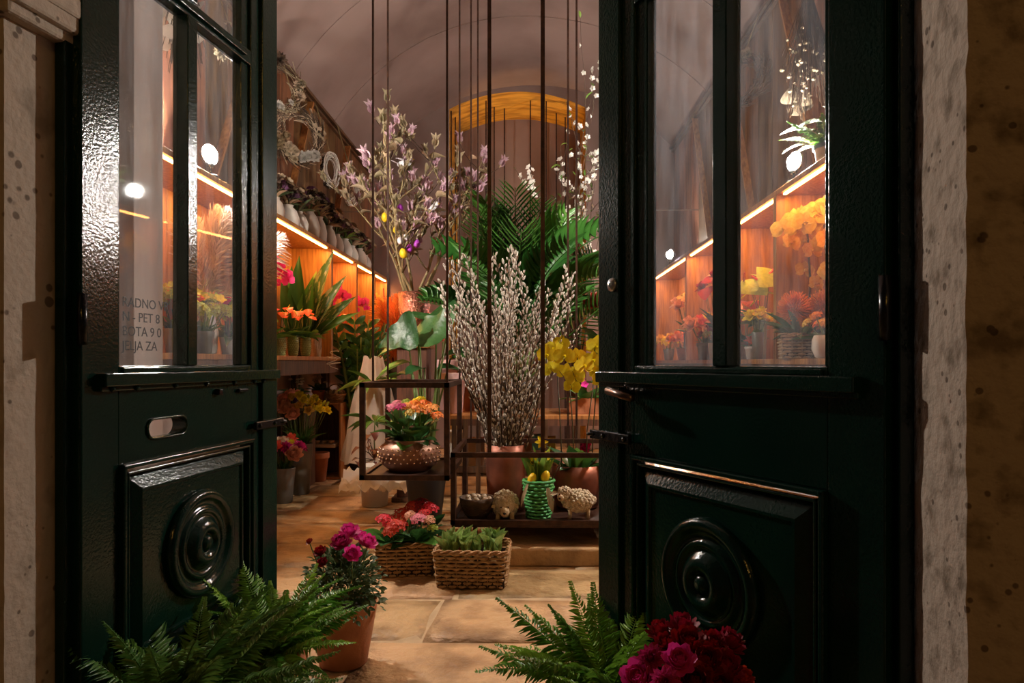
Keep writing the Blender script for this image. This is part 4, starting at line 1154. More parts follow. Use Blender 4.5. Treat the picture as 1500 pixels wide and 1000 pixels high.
# blossom branches in a tall vase
bcn = G(846, 6.05, TTOP)
t = thing('blossom_vase', 'tall brown vase of white quince blossom branches next to the half open door', 'vase', bcn)
lathe_part(t, 'vase', [(.07, 0), (.08, .01), (.085, .22), (.06, .36), (.05, .42), (.06, .47), (.052, .47), (.042, .42), (.0001, .38)], 'wood_dark', 24)
def polyline(p0, d0, L_, n, wob, rr):
    pts = [V(p0)]; d = V(d0).normalized()
    for i in range(n):
        d = (d+V((rr.uniform(-wob, wob), rr.uniform(-wob, wob), rr.uniform(-wob*.5, wob)))).normalized(); pts.append(pts[-1]+d*(L_/n))
    return pts
rb = random.Random(21)
for i in range(14):
    az = rb.uniform(0, 6.28); tl = rb.uniform(.02, .2) if i > 2 else .05
    d = V((math.sin(tl)*math.cos(az)-.04, math.sin(tl)*math.sin(az), math.cos(tl))); L_ = rb.uniform(1.3, 2.2) if i > 2 else 2.85-.3*i
    pts = polyline((rb.uniform(-.03, .03), rb.uniform(-.03, .03), .4), d, L_, 14, .10, rb)
    br_ = obj('branch', MB().tube(pts, [.007*(1-.85*k/14) for k in range(15)], 5), 'twig', t, True)
    for s_ in range(5):
        k = rb.randrange(6, 14); sd = polyline(pts[k], (rb.uniform(-1, 1), rb.uniform(-1, 1), .9), rb.uniform(.15, .4), 5, .25, rb)
        obj('twig', MB().tube(sd, [.003, .003, .0025, .002, .002, .001], 4), 'twig', br_, True)
        for q_ in sd[1:]:
            if rb.random() < .42: put(br_, 'blossom', 'blossom', 'pet_white', face(q_, sph(rb.uniform(0, 6), rb.uniform(-.2, 1)), rb.uniform(.045, .07), 0))
            elif rb.random() < .5: leaf_at(br_, 'oval', 'light', q_, sph(rb.uniform(0, 6), .6), rb.uniform(.04, .07), .018)
    for q_ in pts[8:]:
        if rb.random() < .5: put(br_, 'blossom', 'blossom', 'pet_white', face(q_, sph(rb.uniform(0, 6), rb.uniform(-.2, 1)), rb.uniform(.04, .06), 0))
        else: leaf_at(br_, 'oval', 'light', q_, sph(rb.uniform(0, 6), .9), rb.uniform(.04, .08), .02)
# leafy fig with red flower behind orchids
t = thing('rubber_plant', 'broad leaved rubber plant with a red flower behind the yellow orchids', 'plant', G(884, 5.76, TTOP))
clay(t, .10, .2)
for (a, e, L_, w, z) in ((2.9, .55, .30, .2, .5), (3.6, .3, .28, .17, .45), (1.9, 1.1, .30, .2, .55), (-1.4, .4, .28, .19, .5), (-2.3, .75, .28, .18, .38), (.3, .5, .28, .18, .45), (-.6, .6, .3, .18, .52), (2.5, .1, .26, .16, .3), (-1.8, .2, .26, .17, .3), (-2.8, 1.2, .30, .2, .58), (-.2, .2, .25, .15, .3)):
    leaf_at(t, 'round', RND.choice(('deep2', 'mid')), (.015*math.cos(a), .015*math.sin(a), z*.8), sph(a, e), L_, w)
stems(t, [((0, 0, .16), (.01, 0, .62)), ((0, 0, .5), (-.06, -.1, .86))], .008)
put(t, 'flower', 'pompom', 'pet_scarlet', face((-.06, -.1, .88), (-.1, -.5, 1), .26))

# magnolia with egg ornaments in a hammered copper vase on a pedestal
mc = G(607, 6.0)
t = thing('pedestal', 'plain wooden pedestal under the hammered copper vase', 'stand', mc)
obj('column', MB().span((-.13, -.13, .04), (.13, .13, 1.32)), 'wood_dark', t, bevel=.005)
obj('foot', MB().span((-.17, -.17, 0), (.17, .17, .04)), 'wood_dark', t, bevel=.005)
obj('top', MB().span((-.16, -.16, 1.32), (.16, .16, 1.36)), 'wood', t, bevel=.005)
vz = V((mc.x, mc.y, 1.36))
t = thing('magnolia_vase', 'hammered copper vase with a spreading magnolia branch in pink bud', 'vase', vz)
lathe_part(t, 'vase', [(.10, 0), (.12, .01), (.135, .2), (.142, .45), (.132, .45), (.122, .2), (.0001, .18)], 'copper_bright', 32)
rm = random.Random(4)
BUDS = []
def mag_branch(p0, d0, L_, r, lvl, parent):
    n = 8; pts = polyline(p0, d0, L_, n, .16, rm)
    b = obj('branch' if lvl == 0 else 'twig', MB().tube(pts, [r*(1-.6*k/n) for k in range(n+1)], 6 if lvl == 0 else 4), 'twig_pale' if lvl < 2 else 'twig', parent, True)
    if lvl < 2:
        for k in range(4 if lvl == 0 else 2):
            i = rm.randrange(3, n+1); a = rm.uniform(0, 6.28)
            dd = (pts[i]-pts[i-1]).normalized()+V((math.cos(a), .6*math.sin(a), rm.uniform(-.1, .5)))
            mag_branch(pts[i], dd, L_*rm.uniform(.35, .6), r*.55, lvl+1, b if lvl == 0 else parent)
    BUDS.append((pts[-1], (pts[-1]-pts[-2]).normalized(), lvl)); BUDS.append((pts[5], V((rm.uniform(-1, 1), rm.uniform(-1, 1), .6)), 3))
    if lvl: BUDS.append((pts[3], V((rm.uniform(-1, 1), rm.uniform(-1, 1), .3)), 3))
for (dx, dy, L_) in ((-.10, 0, 1.15), (.22, .1, 1.05), (.55, -.1, 1.0), (-.30, .05, .95), (-.36, -.15, .75), (.02, -.2, 1.1), (.35, .25, .95), (-.28, -.3, .9)):
    mag_branch((U(-.06, .06), U(-.06, .06), .3), (dx, dy, 1), L_, .016, 0, t)
for (p, d, lv) in BUDS:
    x = rm.random()
    if lv < 3:
        bd = put(t, 'bud', 'magbud', 'pet_mag' if x < .6 else 'pet_bract', face(p, d+V((0, 0, .8)), rm.uniform(.10, .14)))
        put(t, 'bud_scale', 'husk', 'pet_bract', face(p-d*.01, d+V((0, 0, .8)), .08))
    elif x < .3: continue
    elif x < .62: leaf_at(t, 'curl', RND.choice(('dried_pale', 'pet_bract', 'dried')), p, d, rm.uniform(.08, .13), rm.uniform(.03, .05))
    else: put(t, 'bud', 'magbud', 'pet_bract', face(p, d+V((0, 0, 1)), rm.uniform(.06, .09)))
# ornaments hanging on the branch (each its own thing)
for (px, py, d, m, lbl, s) in ((586, 305, 5.9, 'egg_purple', 'upper purple egg hanging in the magnolia beside a white bird', .085), (600, 364, 5.75, 'egg_purple', 'lower purple egg hanging between the magnolia branches', .075), (611, 357, 5.8, 'egg_purple', 'purple egg hanging against the magnolia trunk', .075), (591, 371, 5.7, 'egg_yellow', 'largest yellow egg hanging lowest in the magnolia', .09),
        (564, 318, 5.8, 'egg_yellow', 'yellow egg hanging at the outer edge of the magnolia', .085), (580, 336, 5.85, 'egg_yellow', 'yellow egg half hidden among magnolia twigs', .07), (594, 347, 5.75, 'egg_white', 'white egg hanging amid the magnolia twigs', .075), (586, 352, 5.7, 'egg_white', 'smaller white egg hanging amid the magnolia twigs', .065)):
    t2 = thing('egg_ornament', lbl, 'ornament', P(px, py, d), 0, 'egg ornaments on the magnolia')
    put(t2, 'shell', 'egg', m, face((0, 0, 0), (U(-.2, .2), U(-.2, .2), 1), s))
    obj('thread', MB().tube([(0, 0, s*.45), (.005, 0, s*.5+.10)], .0015, 3), 'wire_white', t2)
for (px, py, d, lbl) in ((592, 240, 5.9, 'white bird ornament perched high in the magnolia'), (628, 304, 5.85, 'white bird ornament perched by the magnolia trunk')):
    t2 = thing('bird_ornament', lbl, 'ornament', P(px, py, d), U(-.4, .4), 'white birds on the magnolia')
    obj('body', MB().ball((0, 0, 0), (.07, .028, .03), 12, 8), 'egg_white', t2, True)
    obj('head', MB().ball((.065, 0, .03), .022, 10, 6), 'egg_white', t2, True)
    obj('beak', MB().lathe([(.006, 0), (.0001, .016)], 6, (.085, 0, .03), Matrix.Rotation(PI/2, 3, 'Y')), 'egg_yellow', t2)
    obj('tail', MB().leaf(frame((-.06, 0, .005), (-1, 0, .5), (0, 0, 1), .09, .04), p_strap, 4, 0, .2), 'egg_white', t2, True)
    for sy in (-1, 1): obj('wing', MB().leaf(frame((.02, sy*.022, .01), (-.7, sy*.6, .35), (0, 0, 1), .09, .05), p_lance, 4, .1, .2), 'egg_white', t2, True)

# big dark leaved plant behind the cube
al = G(624, 5.15)
t = thing('alocasia_pot', 'plant with huge wavy dark leaves on long stems behind the hanging cube', 'plant', al)
clay(t, .16, .42, 'dark_pot', rim=False)
for (px, py, d, az, el, L_, w, m, key) in ((655, 492, 5.0, 2.75, .35, .42, .36, 'deep', 'wavy'), (640, 468, 5.2, 2.0, .5, .40, .36, 'deep', 'wavy'), (612, 486, 4.95, 3.3, -.15, .30, .30, 'deep', 'wavy'), (660, 450, 5.3, .9, .6, .34, .28, 'deep2', 'wavy'),
        (615, 505, 5.1, 3.1, .0, .34, .17, 'mid', 'oval'), (600, 530, 5.05, 3.0, -.2, .30, .12, 'light', 'oval'), (600, 515, 5.2, 2.3, .8, .26, .16, 'mid', 'oval'), (640, 540, 5.05, .6, .1, .26, .13, 'deep2', 'oval'), (645, 525, 5.2, -.4, .4, .28, .15, 'deep2', 'oval'),
        (622, 540, 5.0, -2.0, .1, .22, .12, 'deep2', 'oval'), (660, 525, 5.2, .1, .2, .26, .12, 'mid', 'oval'), (605, 548, 5.0, 2.6, .1, .24, .1, 'deep', 'oval')):
    p = P(px, py, d)-al
    leaf_at(t, key, m, p, sph(az, el), L_, w, up=(.1, -1, .55) if key == 'wavy' else (0, -.4, 1))
    b = V((U(-.05, .05), U(-.05, .05), .36))
    obj('stem', MB().tube([b, b.lerp(p, .5)+V((0, 0, .06)), p], [.011, .009, .006], 6), 'stem', t, True)
put(t, 'flower_bud', 'husk', 'pet_coral', face(P(649, 500, 5.1)-al, (0, 0, 1), .09)); stems(t, [((.03, 0, .36), P(649, 500, 5.1)-al)], .005)
# white cloth draped plant, cream pot and plastic
wc = G(546, 6.4)
t = thing('wrapped_bundle', 'tall bundle wrapped in off white cloth next to the hanging cube', 'wrapping', wc)
mb = MB(); vs2 = []; NA, NZ = 40, 24
for j in range(NZ+1):
    z = .26+.98*j/NZ; r = (.27-.18*(j/NZ)**1.2)*(1+.0*j)
    for i in range(NA):
        a = 2*PI*i/NA; q_ = r*(1+.10*math.sin(a*11+z*2)+.05*math.sin(a*5-z*4)+.12*noise.noise(V((math.cos(a)*2, math.sin(a)*2, z*3))))
        vs2.append((q_*math.cos(a), q_*math.sin(a)*.7, z+.02*math.sin(a*5)))
mb.add(vs2, [(j*NA+i, j*NA+(i+1) % NA, (j+1)*NA+(i+1) % NA, (j+1)*NA+i) for j in range(NZ) for i in range(NA)])
obj('cloth', mb, 'cloth', t, True)
obj('pole', MB().tube([(0, 0, 0), (0, 0, 1.2)], .03, 8), 'wood_dark', t, True)
rosette(t, 'lance', ['light', 'mid', 'variegated'], 12, (.05, -.1, 1.0), (.22, .34), (.05, .08), (-.2, .9), .05)
t = thing('begonia_trail', 'trailing red leaved plant between the cloth bundle and the cube', 'plant', G(549, 5.72))
clay(t, .125, .34, 'white_pot', rim=False, taper=.85)
for i in range(14):
    p = P(U(525, 556), U(632, 680), U(5.3, 5.6))-V(t.location); leaf_at(t, 'heart', 'red_leaf', p, sph(U(0, 6.28), U(-.8, .3)), U(.06, .10), U(.05, .08))
    stems(t, [((0, 0, .38), p)], .003, 'twig')
rosette(t, 'lance', ['light', 'mid'], 10, (0, 0, .7), (.2, .3), (.04, .06), (-.3, .8), .02); stems(t, [((0, 0, .38), (0, 0, .72))], .006)
o = obj('plastic_sheet', crumple(.54, .34, 26, .085, 9, lambda p, a, b: V((p.x, p.y*.8, p.z*.9-.16*max(0, .55-b)-.10*max(0, a-.8)))), 'plastic', None, True, loc=G(552, 5.42, .30))
tag(o, 'crumpled translucent plastic sheet hanging over the cream pot', 'wrapping')

# ---------------------------------------------------------------- ZZ plant and orange plume by the left shelves
t = thing('zz_plant', 'tall glossy green plant with feathered stems beside the wooden crate', 'plant', G(526, 7.3))
clay(t, .15, .42, 'dark_pot', rim=False)
for i in range(15):
    a = i*2.4; e = U(1.2, 1.48); b = V((.05*math.cos(a), .05*math.sin(a), .36)); L_ = U(.95, 1.35); d = sph(a, e)
    M = frame(b, d, None, L_, L_); st = put(t, 'stem', 'zzstem', 'stem', M)
    for k in range(11):
        q_ = .2+.8*k/11
        for sd in (-1, 1):
            leaf_at(st, 'oval', RND.choice(('deep2', 'mid', 'deep')), V((0, q_, .05*math.sin(q_*2))), V((sd, .75, .25)), .125, .05, name='leaflet')
t = thing('orange_plume_vase', 'tall vase of fiery orange dyed plumes at the far end of the shelves', 'vase', (-1.68, 8.55, 0))
lathe_part(t, 'vase', [(.12, 0), (.13, .02), (.15, .6), (.11, 1.05), (.12, 1.15), (.10, 1.15), (.0001, 1.0)], 'dark_pot', 24)
for i in range(11):
    a = i*2.4; put(t, 'plume', 'plume', 'pet_fire', frame((.03*math.cos(a), .03*math.sin(a), 1.05), sph(a, U(1.1, 1.5)), None, U(.75, 1.1), U(.8, 1.1)))
for i in range(5):
    a = U(2, 4); stems(t, [((0, 0, 1.1), (.3*math.cos(a)*U(.3, 1), .2*math.sin(a), U(1.9, 2.15)))], .007, 'pet_red')

# ---------------------------------------------------------------- under the left shelves
def bouquet(t, z, r, h, items, n, spread, leafm='mid', key2='lance'):
    for i in range(n):
        a = i*2.4; k = math.sqrt((i+.5)/n); m, key, s = items[i % len(items)]
        p = V((r*.4*math.cos(a)*k+spread*k*math.cos(a), spread*k*math.sin(a), z+h*(1-.35*k*k)+U(-.03, .03)))
        obj('stem', MB().tube([(p.x*.25, p.y*.25, z-.05), (p.x*.7, p.y*.7, (z+p.z)/2), p], .003, 4), 'stem', t, True)
        put(t, 'flower', key, m, face(p, (math.cos(a)*k, math.sin(a)*k-.5, 1), s*U(.85, 1.15), U(0, 6)))
    rosette(t, key2, [leafm], n//2+3, (0, 0, z-.02), (h*.35, h*.6), (.03, .05), (.6, 1.3), r*.3)
t = thing('zinc_bucket', 'short grey bucket of coral and hot pink flowers under the shelf', 'bucket', G(415, 5.83))
clay(t, .10, .30, 'zinc', rim=False, taper=.75, name='bucket')
bouquet(t, .30, .10, .22, [('pet_salmon', 'ranunculus', .10), ('pet_hot', 'pompom', .10), ('pet_cream', 'ranunculus', .09), ('pet_coral', 'rosecup', .10), ('pet_hot', 'pompom', .10), ('pet_yellow', 'rosecup', .07)], 20, .14, 'deep2')
t = thing('zinc_bucket', 'tall grey bucket of yellow and peach flowers under the shelf', 'bucket', G(441, 6.22))
clay(t, .105, .46, 'zinc', rim=False, taper=.7, name='bucket')
bouquet(t, .46, .10, .42, [('pet_yellow', 'rosecup', .09), ('pet_salmon', 'rosecup', .10), ('pet_yellow', 'rosecup', .08), ('pet_cream', 'rosecup', .08), ('pet_salmon', 'ranunculus', .10), ('pet_lime', 'husk', .10), ('pet_violet', 'rosecup', .07), ('pet_gold', 'rosecup', .08)], 38, .21, 'mid')
t = thing('wooden_crate', 'upright open wooden crate with a pale inner shelf on the floor', 'crate', (-2.29, 6.95, 0))
CW, CD, CH = .36, .34, .76
for (nm, a, b, m) in (('side_board', (0, 0, 0), (.018, CD, CH), 'wood_dark'), ('side_board', (CW-.018, 0, 0), (CW, CD, CH), 'wood'), ('top_board', (0, 0, CH), (CW, CD, CH+.018), 'wood'), ('bottom_board', (.018, 0, 0), (CW-.018, CD, .018), 'wood'), ('inner_shelf', (-.12, -.04, .325), (CW-.05, CD-.02, .36), 'wood_pale'), ('back_board', (.018, CD-.015, .018), (CW-.018, CD, CH), 'wood_dark')):
    obj(nm, MB().span(a, b), m, t, bevel=.003)
for sx in (0, 1):
    obj('corner_block', MB().add([(.02+sx*(CW-.04), .01, CH), (.09+sx*(CW-.18), .01, CH), (.02+sx*(CW-.04), .01, CH-.07), (.02+sx*(CW-.04), .04, CH), (.09+sx*(CW-.18), .04, CH), (.02+sx*(CW-.04), .04, CH-.07)], [(0, 1, 2), (3, 5, 4), (0, 3, 4, 1), (1, 4, 5, 2), (2, 5, 3, 0)]), 'wood', t)
for i in range(5):
    t2 = thing('dried_pod', 'dried lotus pod lying on the pale crate shelf', 'pod', (-2.33+i*.075, 6.97+.03*(i % 2), .36), U(0, 3), 'dried pods on the crate shelf')
    obj('pod', MB().lathe([(.012, 0), (.03, .015), (.034, .03), (.028, .036), (.0001, .034)], 12), 'dried', t2, True)
    obj('stalk', MB().tube([(.02, 0, .012), (.06, .01, .012)], .004, 5), 'dried_dark', t2)
t = thing('flower_pot', 'empty terracotta pot standing in front of the wooden crate', 'pot', G(466, 6.88))
clay(t, .105, .29, 'terracotta')
t = thing('storage_crate', 'dark wooden crate behind the flower buckets', 'crate', (-2.34, 6.38, 0))
for (nm, a, b) in (('side_board', (0, 0, 0), (.018, .34, .72)), ('side_board', (.202, 0, 0), (.22, .34, .72)), ('top_board', (0, 0, .72), (.22, .34, .738)), ('bottom_board', (.018, 0, 0), (.202, .34, .018)), ('back_board', (.018, .325, .018), (.202, .34, .72))):
    obj(nm, MB().span(a, b), 'wood_dark', t)
for (loc, lbl, m, fl_, r) in (((-2.24, 6.48, .738), 'dark pot of small white flowers on the dark crate', 'dark_pot', 'pet_white', .085), ((-2.20, 7.08, .778), 'clay pot of cream flowers on the wooden crate', 'terracotta', 'pet_cream', .065)):
    t = thing('potted_flowers', lbl, 'plant', loc); clay(t, r, r*2, m)
    rosette(t, 'oval', ['deep', 'deep2'], 12, (0, 0, r*1.8), (.10, .15), (.06, .08), (.1, 1.1), .02)
    for i in range(7):
        a = U(0, 6.28); p = V((.07*math.cos(a), .07*math.sin(a), r*2+U(.07, .14))); put(t, 'flower', 'blossom', fl_, face(p, (0, -.5, 1), .05)); stems(t, [((0, 0, r*1.8), p)], .002)
t = thing('nut_basket', 'small wicker basket of cones and ribbon on the wooden crate', 'basket', (-2.02, 7.08, .778))
mb = MB()
for r in range(8):
    R0 = .07+.035*r/7
    mb.ring([((R0+.004*(1 if (k+r) % 2 else -1))*math.cos(k*PI/14), (R0+.004*(1 if (k+r) % 2 else -1))*math.sin(k*PI/14), .006+.012*r) for k in range(28)], .006, 4)
obj('weave', mb, 'wicker', t, True, kind='stuff'); obj('liner', MB().lathe([(.066, .002), (.095, .08), (.0001, .08)], 14), 'soil', t)
for i in range(6):
    a = i; obj('cone', MB().lathe([(.0001, 0), (.022, .012), (.026, .03), (.014, .055), (.0001, .062)], 8), 'dried', t, True, loc=(.055*math.cos(a), .055*math.sin(a), .075))
obj('handle', MB().tube([(.09*math.cos(a), 0, .09+.10*math.sin(a)) for a in [PI*i/10 for i in range(11)]], .006, 5), 'wicker', t, True)
t = thing('wire_coil', 'loose coil of white wire hanging off the shelf edge', 'wire', (-1.93, 6.62, ZL))
pts = []
for i in range(70):
    a = i*.35; pts.append((.02+.045*math.cos(a)+.02*math.sin(i*.13), .05*math.sin(a*1.1), .05-.0022*i+.02*math.sin(a*.7)))
obj('wire', MB().tube(pts, .0025, 4), 'wire_white', t, True)

for (px, d, r, h, lbl, m) in ((664, 5.62, .105, .33, 'tall rosy clay pot on the end of the potting table', 'paper_pink'), (689, 5.9, .10, .26, 'rosy clay pot on the potting table behind the willow stems', 'terracotta'), (655, 6.0, .09, .44, 'slender peach clay pot at the rear table corner', 'paper_pink')):
    t = thing('clay_pot', lbl, 'pot', G(px, d, TTOP)); clay(t, r, h, m)

# ================================================================ SHELF CONTENTS
def orchid_plant(loc, label, m, potm='white_pot', h=.55, nst=2, r=.06, lean=-1, group=None, fs=.075, nf=6):
    t = thing('potted_orchid', label, 'plant', loc, 0, group)
    clay(t, r, r*1.9, potm, rim=False)
    rosette(t, 'strap', ['deep2', 'mid'], 6, (0, 0, r*1.7), (.16, .24), (.05, .07), (.15, .8), .015)
    for s_ in range(nst):
        a = U(0, 6.28); sx = U(-.04, .04); top = h*U(.85, 1.05)
        pts = [V((sx, U(-.02, .02), r*1.7)), V((sx*1.3, 0, top*.6)), V((sx*1.5+lean*-.03, -.02, top)), V((sx+lean*-.10, -.05, top-.02)), V((sx+lean*-.17, -.07, top-.10))]
        obj('stalk', MB().tube(pts, [.004, .0035, .003, .0025, .002], 5), 'stem_brown', t, True)
        for k in range(nf):
            q_ = k/(nf-1)*3; i = min(2, int(q_)); p = pts[i+1].lerp(pts[min(4, i+2)], q_-i) if i < 3 else pts[4]
            put(t, 'flower', 'orchid', m, face(p+V((U(-.03, .03), U(-.03, .02), U(-.03, .03))), (U(-.7, .7), -1, U(-.1, .4)), fs*U(.9, 1.15), U(-.4, .4)))
    return t
def anthurium(t, z, m, n, h, spread, s=.09, leafm=('deep2', 'mid'), mspad='pet_yellow'):
    for i in range(n):
        a = i*2.4+.4; p = V((spread*math.cos(a), spread*math.sin(a)*.8, z+h*U(.75, 1.05)))
        stems(t, [((0, 0, z-.02), p)], .003)
        M = face(p, (math.cos(a)*.5, math.sin(a)*.5-.7, 1), s*U(.85, 1.15), U(0, 6))
        put(t, 'flower', 'spathe', m, M); put(t, 'spadix', 'spadix', mspad, M)
    rosette(t, 'heart', list(leafm), n+7, (0, 0, z), (h*.45, h*.7), (h*.22, h*.34), (.1, 1.1), .03)
def studded(t, r, h):
    prof = [(r*.62, 0), (r*.8, .006), (r*1.02, h*.45), (r, h*.8), (r*.88, h), (r*.78, h), (r*.85, h*.8), (.0001, h*.78)]
    b = lathe_part(t, 'vase', prof, 'green_vase', 22)
    mb = MB()
    for k in range(9):
        z = h*(.1+.09*k); rr = r*(.8+.22*min(1, z/h/.45)) if z/h < .45 else r*(1.02-.04*(z/h-.45))
        for j in range(20):
            a = 2*PI*(j+.5*(k % 2))/20; mb.ball((rr*math.cos(a), rr*math.sin(a), z), .0048, 5, 3)
    obj('studs', mb, 'green_vase', b, True, kind='stuff')
for (u, y, lbl) in ((-2.10, 5.72, 'studded green vase furthest back against the shelf wall'), (-2.035, 5.84, 'studded green vase in the middle of the three'), (-1.985, 6.02, 'studded green vase nearest the brown paper bag')):
    t = thing('studded_vase', lbl, 'vase', (u, y, ZL), 0, 'studded green vases with anthuriums')
    studded(t, .046, .175)
    anthurium(t, .16, 'pet_coral', 4, .24, .07, .085)
t = thing('paper_bag', 'brown paper bag beside the studded green vases', 'bag', (-2.0, 6.32, ZL), .3)
mb = MB(); vs2 = []
for j in range(7):
    for i in range(20):
        a = 2*PI*i/20; q_ = .055*(1+.12*math.sin(a*5+j)+.03*j); vs2.append((q_*math.cos(a), q_*math.sin(a), .035*j+(.012*math.sin(a*4) if j == 6 else 0)))
mb.add(vs2, [(j*20+i, j*20+(i+1) % 20, (j+1)*20+(i+1) % 20, (j+1)*20+i) for j in range(6) for i in range(20)]+[tuple(range(20))])
obj('bag', mb, 'paper_brown', t); rosette(t, 'oval', ['mid', 'light'], 8, (0, 0, .17), (.10, .16), (.05, .07), (.3, 1.2), .02)
t = thing('birds_nest_plant', 'tall plant with broad pointed variegated leaves behind the studded vases', 'plant', (-2.12, 6.38, ZL))
clay(t, .09, .18, 'dark_pot')
for (a, e, L_, w, m) in ((3.3, 1.42, .72, .17, 'mid'), (-1.6, 1.35, .78, .18, 'deep2'), (-.3, 1.28, .88, .15, 'variegated'), (-.1, 1.05, .72, .14, 'variegated'), (.2, .8, .62, .13, 'variegated'), (-1.0, 1.25, .6, .17, 'mid'), (-2.2, 1.2, .62, .16, 'deep2'), (.1, .55, .55, .10, 'light'), (2.6, 1.1, .6, .14, 'mid'), (-.6, 1.4, .66, .15, 'light')):
    leaf_at(t, 'lance_up', m, (.03*math.cos(a), .03*math.sin(a), .15), sph(a, e), L_, w, up=(0, -1, .2))
orchid_plant((-2.13, 5.50, ZL), 'deep pink orchid behind the studded green vases', 'pet_hot', h=.75, lean=-1, fs=.10, nf=8)
t = thing('red_anthurium', 'red anthurium at the near end of the studded vase shelf', 'plant', (-2.2, 5.6, ZL)); clay(t, .06, .12, 'white_pot'); anthurium(t, .11, 'pet_scarlet', 4, .30, .08, .09)
orchid_plant((-2.03, 7.15, ZL), 'deep pink orchid on the shelf just past the studded vases', 'pet_hot', h=.72, nst=2, fs=.09, nf=8)
t = thing('coral_anthurium', 'coral anthurium under the pink orchid past the studded vases', 'plant', (-2.05, 7.42, ZL)); clay(t, .07, .14, 'white_pot'); anthurium(t, .13, 'pet_coral', 4, .30, .08, .12)
orchid_plant((-2.03, 8.05, ZL), 'deep pink orchid on the shelf with yellow kalanchoes', 'pet_hot', h=.72, nst=2, fs=.085, nf=8)
def mixed(loc, label, potm, items, z=.14, r=.07, h=.14, n=12, spread=.09, leafm='mid', name='potted_flowers', rim=False):
    t = thing(name, label, 'plant', loc); clay(t, r, z, potm, rim=rim)
    bouquet(t, z, r, h, items, n, spread, leafm, 'oval'); return t
mixed((-1.99, 8.12, ZL), 'yellow kalanchoe pot on the shelf edge near the orange plumes', 'white_pot', [('pet_yellow', 'umbel', .10), ('pet_lime', 'umbel', .08)], n=9)
mixed((-1.99, 8.38, ZL), 'cream roses in a pale pot on the shelf edge', 'white_pot', [('pet_cream', 'rosecup', .11), ('pet_white', 'rosecup', .1)], n=9)
mixed((-2.02, 7.82, ZL), 'pale pink roses in a pot on the kalanchoe shelf', 'paper_brown', [('pet_cream', 'rosecup', .11), ('pet_pink', 'rosecup', .09)], n=9)
orchid_plant((-2.0, 8.85, ZL), 'golden orchid on the far end shelf', 'pet_gold', h=.75, fs=.11)
orchid_plant((-2.08, 9.1, ZL), 'deep pink orchid on the far end shelf', 'pet_hot', h=.6)
# behind the letter slot door
t = thing('pampas_vase', 'vase of pale pampas plumes behind the door glass', 'vase', (-2.08, 4.36, ZL))
lathe_part(t, 'vase', [(.05, 0), (.06, .01), (.07, .14), (.045, .26), (.05, .3), (.042, .3), (.0001, .25)], 'white_pot', 20)
for (a, e) in ((0, 1.45), (.3, 1.15), (-.4, 1.25), (2.5, 1.3), (-1.6, 1.2), (.1, .8)):
    put(t, 'plume', 'plume', 'plume', frame((0, 0, .26), sph(a, e), None, U(.6, .72), U(.55, .7)))
orchid_plant((-2.0, 4.50, ZL), 'bright pink orchid beneath the pampas plumes', 'pet_hot', h=.72, nst=3, fs=.11, nf=8)
for (u, y, lbl, pm) in ((-2.04, 4.22, 'yellow and green foliage plant in a glass pot below the pampas', 'zinc'), (-2.03, 4.62, 'yellow speckled plant in a brass coloured pot', 'copper_bowl'), (-2.02, 3.86, 'leafy yellow plant beside the opening hours lettering', 'green_vase'), (-2.0, 4.86, 'yellow green plant close to the shelf end panel', 'wicker_pale')):
    mixed((u, y, ZL), lbl, pm, [('pet_lime', 'umbel', .10), ('pet_yellow', 'blossom', .08), ('pet_lime', 'blossom', .07)], n=22, h=.22, spread=.12, leafm='light')
t = thing('cone_bouquet', 'bouquet wrapped in an orange paper cone behind the door mullion', 'bouquet', (-2.1, 4.02, ZL))
obj('cone', MB().lathe([(.02, 0), (.05, .14), (.12, .32), (.115, .32), (.04, .14), (.0001, .02)], 18), 'pet_orange', t, True)
for i in range(9):
    a = i*2.4; k = math.sqrt(i/9); put(t, 'flower', 'rosecup', RND.choice(('pet_salmon', 'pet_coral', 'pet_gold')), face((.1*k*math.cos(a), .1*k*math.sin(a), .36-.05*k), (math.cos(a)*k, math.sin(a)*k, 1), .10))
# right shelves
t = thing('pincushion_basket', 'rectangular wicker basket with large orange pincushion flowers', 'basket', (1.74, 4.43, ZR), -.25)
wicker(t, .24, .17, .15, 'wicker_pale', .92)
for (x, y, z, s) in ((-.04, -.05, .32, .20), (.13, -.06, .33, .19), (.03, .05, .30, .15)):
    stems(t, [((x*.5, y*.5, .12), (x, y, z-.02))], .006); put(t, 'flower', 'pincushion', 'pet_orange', face((x, y, z), (x*2, -.8, .8), s))
rosette(t, 'lance', ['deep', 'deep2', 'grey_green'], 22, (0, 0, .14), (.14, .24), (.03, .05), (.05, 1.1), .05)
t = thing('stone_pot', 'rounded grey stone pot of orange flowers beside the pincushion basket', 'plant', (1.80, 4.14, ZR))
lathe_part(t, 'pot', [(.06, 0), (.08, .01), (.10, .06), (.098, .11), (.085, .14), (.075, .14), (.0001, .12)], 'white_pot', 24)
bouquet(t, .13, .08, .13, [('pet_orange', 'umbel', .07), ('pet_gold', 'umbel', .06)], 10, .10, 'mid', 'lance')
t = thing('moss_pot', 'terracotta pot behind the wicker pincushion basket', 'pot', (1.84, 4.57, ZR)); clay(t, .065, .16, 'terracotta')
for (u, y, hz, lbl, n_) in ((1.82, 4.50, .92, 'tall golden orchid above the pincushion basket', 9), (1.84, 4.30, .98, 'taller golden orchid above the stone pot', 10)):
    orchid_plant((u, y, ZR), lbl, 'pet_gold', 'dark_pot', h=hz, nst=2, fs=.14, nf=n_-3, lean=1)
t = thing('anthurium_vase', 'clear green vase of green anthurium blooms past the pincushions', 'vase', (1.78, 5.30, ZR))
